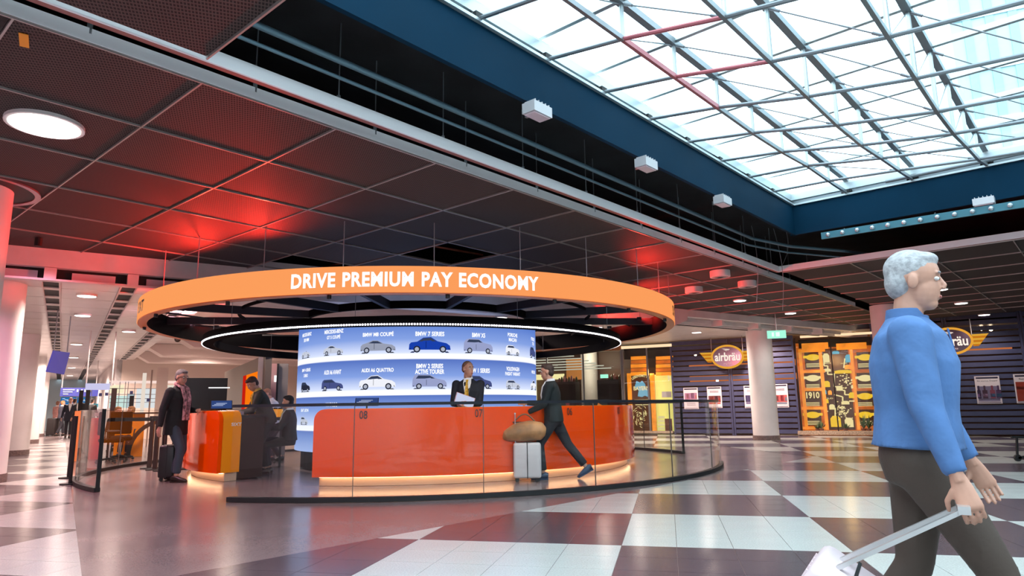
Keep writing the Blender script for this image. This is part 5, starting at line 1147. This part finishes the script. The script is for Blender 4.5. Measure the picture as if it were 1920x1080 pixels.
    for s in (-1, 1):
        e_ = MB().ell(h(.0755, s*.031, .012), (.0125*k_, .015*k_, .0085*k_), 12, 8, HR).build('eye', mat('eye_white', (.75, .72, .68), .25), t, smooth=True)
        MB().ell(h(.086, s*.031, .012), (.003*k_, .0055*k_, .0055*k_), 10, 6, HR).build('iris', M_eye, e_, smooth=True) if not far else None
        MB().ell(h(.086, s*.032, .037), (.006*k_, .02*k_, .0045*k_), 10, 6, HR).build('eyebrow', mh, t)
    MB().ell(h(.0905, 0, -.058), (.006*k_, .023*k_, .0075*k_), 12, 6, HR).build('mouth', M_lip, t, smooth=True)
    t.location = Vector(loc); t.rotation_euler = (0, 0, rz); t['_w'] = 0; del t['_w']
    t_h = dict(wr=wr, el=el, h=h, T=T, V=V, an=an, rot=Matrix.Rotation(rz, 3, 'Z'), loc=Vector(loc))
    return t, t_h
def wpos(info, v): return info['rot'] @ Vector(v)+info['loc']
def suitcase(label, loc, rz, size, col, tilt=0., handle=.45, bandcol=None, cat='suitcase'):
    t = thing('suitcase', label, cat, (0, 0, 0)); W_, D_, H_ = size; m = mat('case_%d_%d_%d' % tuple(int(c*999) for c in col), col, .35)
    R = Matrix.Rotation(tilt, 3, 'Y'); f = lambda v: R @ Vector(v)
    vs, fs = rbox((0, 0, .05+H_/2), (D_, W_, H_), .035, seg=3); b = MB(); b.add([f(v) for v in vs], fs); b.build('shell', m, t, smooth=True)
    for k in range(5):
        b = MB(); b.box(f((0, -W_/2+W_*(k+1)/6, .05+H_/2)), (D_+.012, .012, H_-.1), f((1, 0, 0)), Vector((0, 1, 0)), f((0, 0, 1))); b.build('rib', bandcol or m, t)
    b = MB(); b.box(f((0, 0, .05+H_/2)), (.012, W_+.006, H_+.004), f((1, 0, 0)), Vector((0, 1, 0)), f((0, 0, 1))); b.build('zip', M_black, t)
    for sx_ in (-1, 1):
        for sy in (-1, 1): p = f((sx_*(D_/2-.05), sy*(W_/2-.05), .03)); MB().tube(p+Vector((0, -.012, 0)), p+Vector((0, .012, 0)), .03, 12).build('wheel', M_black, t, smooth=True)
    if handle:
        b = MB()
        for s in (-1, 1): b.tube(f((-D_/2+.03, s*.08, .05+H_)), f((-D_/2+.03, s*.08, .05+H_+handle)), .009, 8)
        b.tube(f((-D_/2+.03, -.09, .05+H_+handle)), f((-D_/2+.03, .09, .05+H_+handle)), .014, 8); b.build('handle', M_chrome if handle > .3 else M_black, t)
    t.location = Vector(loc); t.rotation_euler = (0, 0, rz); return t
# 1 man walking with a black suitcase, left
g1 = onz(322, 903)
_, I = person('man with grey hair and long black coat walking at the left', g1, R_(-12), 1.75, pel=(.0, .92), lean=.04, ank=((-.08, .08, .09), (.14, -.09, .09)), hands=((.27, .13, 1.08), (-.05, -.30, .80)), yaw=R_(-12), nod=.15, coat='coat', cc=(.010, .010, .012), tc_=(.035, .05, .075), sc_=(.35, .16, .18), hair=(.16, .14, .14), bulk=1.08, vox=.009)
p = wpos(I, I['h'](.093, 0, .012)); d = (wpos(I, I['h'](.2, 0, .012))-p).normalized(); sd = Vector((-d.y, d.x, 0)).normalized()
b = MB(); 
for s in (-1, 1):
    c = p+sd*.033*s; pts = [c+sd*.022*math.cos(a*math.pi/6)+Vector((0, 0, .018*math.sin(a*math.pi/6))) for a in range(13)]; b.path(pts, .002, 5); b.tube(c+sd*.024*s, c+sd*.045*s-d*.1, .002, 5)
b.tube(p-sd*.012, p+sd*.012, .002, 5); tag(b.build('glasses', M_black), 'dark rimmed glasses worn by the man in the long black coat', 'glasses')
b = MB(); V = I['V']; T = I['T']
for s in (-1, 1):
    pts = [wpos(I, T(.0, s*.075, 1.50)), wpos(I, T(.10, s*.065, 1.45)), wpos(I, T(.165, s*.05, 1.28)), wpos(I, T(.165, s*.045, 1.1)), wpos(I, T(.17, s*.045, .95))]; b.loft([(q, .04, .016) for q in pts], 10, I['rot'] @ Vector((0, 1, 0)))
b.loft([(wpos(I, T(.01, .08, 1.5)), .03, .02), (wpos(I, T(-.09, 0, 1.51)), .03, .02), (wpos(I, T(.01, -.08, 1.5)), .03, .02)], 10, (0, 0, 1))
tag(b.build('scarf', mat('check_scarf', (.42, .20, .22), .9, noise=(22, .7)), smooth=True), 'reddish checked scarf hanging over the black coat', 'scarf')
suitcase('black suitcase standing behind the walking man at the left', onz(309, 903)+Vector((-.04, .18, 0)), R_(12), (.36, .24, .5), (.012, .012, .014), 0, .30)
# 2 man in the blue shirt, right
g2 = Vector((1.52, 2.62, 0))
_, I2 = person('man in a bright blue shirt and brown shorts walking past close at the right', g2, R_(-30), 1.66, pel=(0, .92), lean=.05, ank=((-.30, .09, .13), (.32, -.09, .10)), hands=((.20, .29, .84), (.12, -.33, .80)), yaw=R_(0), nod=.08, coat='shirt', cc=(.065, .15, .34), tc_=(.06, .04, .03), hair=(.36, .36, .37), bulk=1.12, vox=.0042, curl=(.35, .85), fr_=.88, sleeve=.92, hem=.95, shoe=(.06, .05, .05), toes=(.35, -.1))
# his pale suitcase trails to the left
hd = wpos(I2, I2['wr'][1]); 
cs = suitcase('pale pink suitcase pulled by the man in the blue shirt at the bottom edge', g2+Vector((-.62, .02, 0)), R_(-30), (.42, .26, .52), (.72, .58, .60), R_(34), 0)
base = Vector((g2.x-.62, g2.y+.02, 0)); Rz = Matrix.Rotation(R_(-30), 3, 'Z'); Rt = Matrix.Rotation(R_(34), 3, 'Y')
b = MB(); ht = Rz @ (Rt @ Vector((-.06, 0, .57)))+base; sdv = Rz @ Vector((0, 1, 0)); hh = hd+Vector((0, 0, -.08))
for s in (-1, 1): b.bar(ht+sdv*.07*s, hh+sdv*.055*s, .028, .014)
b.bar(hh-sdv*.075, hh+sdv*.075, .035, .025); o = b.build('telescopic_handle', mat('alu_handle', (.62, .60, .60), .3, .7), None); tag(o, 'silver telescopic handle of the pale suitcase held by the man in the blue shirt', 'handle')
# attach the handle to its suitcase without moving it
bpy.context.view_layer.update(); mw = o.matrix_world.copy(); o.parent = cs; o.matrix_parent_inverse = cs.matrix_world.inverted()
for kk in ('label', 'category'): del o[kk]
# 3 man behind number 07
p = atd(878, 760, 10.75); g3 = Vector((p.x, p.y, 0))
_, I3 = person('man in a dark suit and yellow tie holding a tablet behind counter number 07', g3, R_(-95), 1.80, hands=((.30, .05, 1.10), (.30, -.10, 1.08)), yaw=R_(50), cc=(.010, .012, .022), sc_=(.8, .8, .82), tie=(.60, .33, .02), hair=(.18, .10, .07), hairk='cropped', vox=.009, curl=.5, bulk=1.05)
p = wpos(I3, (.36, .0, 1.17)); t = thing('tablet_computer', 'pale tablet computer held by the man behind number 07', 'tablet', p); X = Vector((.92, .2, -.33)).normalized(); Yv = Vector((.2, .5, .7)); Yv = (Yv-X*Yv.dot(X)).normalized(); MB().box(p, (.30, .2, .012), X, Yv, X.cross(Yv)).build('casing', mat('tablet_back', (.55, .30, .34), .3), t); MB().box(p+X.cross(Yv)*.008*(1 if X.cross(Yv).y < 0 else -1), (.28, .18, .004), X, Yv, X.cross(Yv)).build('display', glow('tablet_screen', (.62, .68, .9), .9), t)
# 4 man leaning on his luggage
g4 = onz(1022, 903)+Vector((.12, .35, 0)); g4.z = 0
_, I4 = person('man in a dark suit leaning to the left over luggage in front of number 06', g4, R_(172), 1.76, pel=(-.05, .90), lean=.10, ank=((.12, .09, .09), (-.52, -.08, .15)), hands=((.32, .16, .98), (.38, -.12, 1.12)), yaw=R_(0), nod=.05, cc=(.006, .012, .014), tc_=(.010, .011, .018), sc_=(.8, .8, .82), hair=(.045, .025, .02), hairk='short', vox=.009, toes=(0, .5), shoe=(.03, .06, .12))
q4 = onz(992, 903)
suitcase('upright pale grey and dark suitcase under the brown bag, in front of the red counter', q4+Vector((-.02, .08, 0)), R_(0), (.30, .40, .50), (.66, .60, .60), 0, .42, mat('case_slate', (.05, .09, .13), .4))
bb = q4+Vector((-.06, .06, .56)); t = thing('travel_bag', 'tan brown travel bag lying on top of the pale suitcase', 'bag', bb)
b = MB(); b.loft([(bb+Vector((-.34, 0, .04)), .05, .02), (bb+Vector((-.27, 0, .09)), .13, .09), (bb+Vector((-.1, 0, .14)), .15, .14), (bb+Vector((.1, 0, .16)), .15, .15), (bb+Vector((.26, 0, .15)), .13, .13), (bb+Vector((.32, 0, .14)), .08, .06)], 18); fuse(b, 'bag_body', mat('tan_leather', (.42, .20, .08), .5, noise=(5, .4), bump=(7, .8)), t, .012).location = -bb
b = MB(); pts = [bb+Vector((-.16+.34*q/10, 0, .27+.13*math.sin(q*math.pi/10))) for q in range(11)]; b.path(pts, .011, 8).build('strap', mat('tan_dark', (.22, .10, .05), .5), t, smooth=True); MB().box(bb+Vector((0, 0, .285)), (.46, .02, .012)).build('zip', M_black, t)
# 5 staff bending over the short counter
p = Q(-138, 3.25); person('staff member in dark jacket and yellow tie bending over the short orange counter', (p.x, p.y, 0), R_(205), 1.72, pel=(-.12, .93), lean=.42, hands=((.42, .14, 1.03), (.44, -.10, 1.03)), yaw=R_(20), nod=.5, cc=(.03, .028, .022), tc_=(.02, .018, .018), sc_=(.62, .40, .10), tie=(.65, .38, .02), hair=(.05, .02, .015), vox=.011)
# 6, 7 seated staff
p = base_of(522, 15.6); person('person in a white shirt bending down behind the staff desk', (p.x, p.y, 0), R_(200), 1.66, pel=(0, .85), lean=.35, hands=((.3, .2, .95), (.3, -.2, .95)), nod=.3, coat='shirt', cc=(.78, .72, .72), tc_=(.05, .03, .03), hair=(.25, .12, .08), hairk='cropped', vox=.012, bulk=1.15, kpole=(1, 0, 0))
p = base_of(545, 12.7); person('black-haired seated person with a yellow tie beside the video drum', (p.x, p.y, 0), R_(190), 1.62, pel=(0, .62), lean=.05, ank=((.38, .1, .09), (.36, -.1, .09)), hands=((.4, .12, .82), (.4, -.12, .82)), coat='jacket', cc=(.012, .012, .014), tc_=(.012, .012, .012), tie=(.7, .45, .05), hair=(.01, .008, .008), vox=.012, hem=.9)
# 8 somebody hidden behind the man in blue
p = onz(1665, 870); person('person in dark clothes mostly hidden behind the man in the blue shirt', (p.x+.15, p.y, 0), R_(160), 1.66, cc=(.02, .02, .025), tc_=(.015, .015, .02), hair=(.05, .03, .03), vox=.013, shoe=(.02, .02, .03))
# background walkers
for k, (x, D, H_, rz, cc_, hr, cn, lb) in enumerate(((108, 43, 1.72, 80, (.40, .20, .18), (.25, .1, .05), 'jacket', 'person in a pinkish jacket, leftmost of the group far down the corridor'), (117, 40, 1.70, 60, (.05, .05, .07), (.3, .15, .06), 'jacket', 'person in dark clothes with light brown hair, far corridor'), (132, 37, 1.78, -60, (.012, .015, .03), (.2, .08, .04), 'coat', 'person in a long dark navy coat in the middle of the far group'), (139, 44, 1.86, 100, (.02, .02, .03), (.05, .03, .02), 'jacket', 'tall person in black behind the far group'), (151, 36, 1.80, -100, (.012, .012, .014), (.02, .015, .015), 'jacket', 'black-haired person in black, rightmost of the far group'), (172, 38, 1.76, 90, (.02, .02, .02), (.02, .015, .015), 'jacket', 'dark-haired person far behind the left curved glass'), (222, 19.6, 1.66, -30, (.02, .02, .025), (.3, .15, .08), 'jacket', 'person in a dark suit behind the red cabinet'), (248, 22.6, 1.70, 200, (.04, .03, .03), (.3, .16, .09), 'jacket', 'person behind the tall brown pylon'))):
    p = base_of(x, D); seat = k in (6, 7); person(lb, (p.x, p.y, 0), R_(rz), H_, pel=(0, .47 if seat else .93), ank=((.38, .1, .09), (.38, -.1, .09)) if seat else ((.2, .08, .09), (-.2, -.08, .10)), hands=((.35, .2, .72), (.35, -.2, .72)) if seat else ((.15, .28, .85), (.1, -.28, .85)), hem=.9 if seat else None, coat=cn, cc=cc_, tc_=(.02, .02, .03), hair=hr, vox=.014, far=True, tie=(.6, .4, .05) if k == 6 else None)
p = base_of(104, 41); suitcase('dark trolley suitcase pulled at the left of the far corridor group', (p.x, p.y, 0), R_(30), (1.0, .5, .8), (.03, .025, .025), 0, 0)
# partly visible black trolley part at the right edge
p = onz(1909, 865); t = thing('black_trolley', 'black luggage trolley cut off by the right edge of the view', 'trolley', (p.x, p.y, 0))
MB().bar((p.x, p.y, .06), (p.x+.5, p.y, .12), .04).bar((p.x, p.y, .10), (p.x+.02, p.y-.02, .42), .03).bar((p.x-.06, p.y, .42), (p.x+.5, p.y, .40), .04).build('frame', M_black, t); MB().tube((p.x, p.y-.02, .06), (p.x, p.y+.02, .06), .06, 14).build('wheel', M_black, t)
# ================================================================== labels told apart by place in the view
def px(o):
    bpy.context.view_layer.update(); d = o.matrix_world.translation-Vector((0, 0, CAMH)); fw = max(.01, d.y*cp+d.z*sp); a = d.x/fw; b_ = (-d.y*sp+d.z*cp)/fw; return 960+(a*cr-b_*sr)*FPX
ORD = ['leftmost', 'second', 'third', 'fourth', 'fifth', 'sixth', 'seventh', 'eighth', 'ninth', 'tenth', 'eleventh', 'twelfth', 'thirteenth', 'fourteenth', 'fifteenth', 'sixteenth', 'seventeenth', 'eighteenth', 'nineteenth', 'twentieth']+['%dth' % k for k in range(21, 40)]
def ordinals(group, fmt, filt=None):
    L = sorted([o for o in sc.objects if o.get('group') == group and 'category' in o and (filt is None or filt(o))], key=px)
    for k, o in enumerate(L): o['label'] = fmt % (ORD[k] if k == 0 else ORD[k]+' from the left')
ordinals('amber jars on the staff desk', 'amber glass jar on the dark staff desk, %s')
ordinals('bulbs behind the slats', 'small bright bulb shining between the dark slats, %s')
ordinals('bottles on the black shelf units', 'dark bottle on the black shelf left of the white column, %s', lambda o: px(o) < 1104)
ordinals('bottles on the black shelf units', 'dark bottle on the black shelf right of the white column, %s', lambda o: px(o) >= 1104)
ordinals('added spotlights under the ring sign', 'tiny added black spotlight under the rim of the orange ring, %s')
ordinals('recessed lights in the white ceilings', 'round recessed light in the white ceilings past the bulkhead, %s')
ordinals('rods suspending the ring sign', 'thin grey rod suspending the orange ring sign, %s')
ordinals('rods holding the ceiling edge channels', 'thin steel rod above the pale ceiling edge channels, %s')
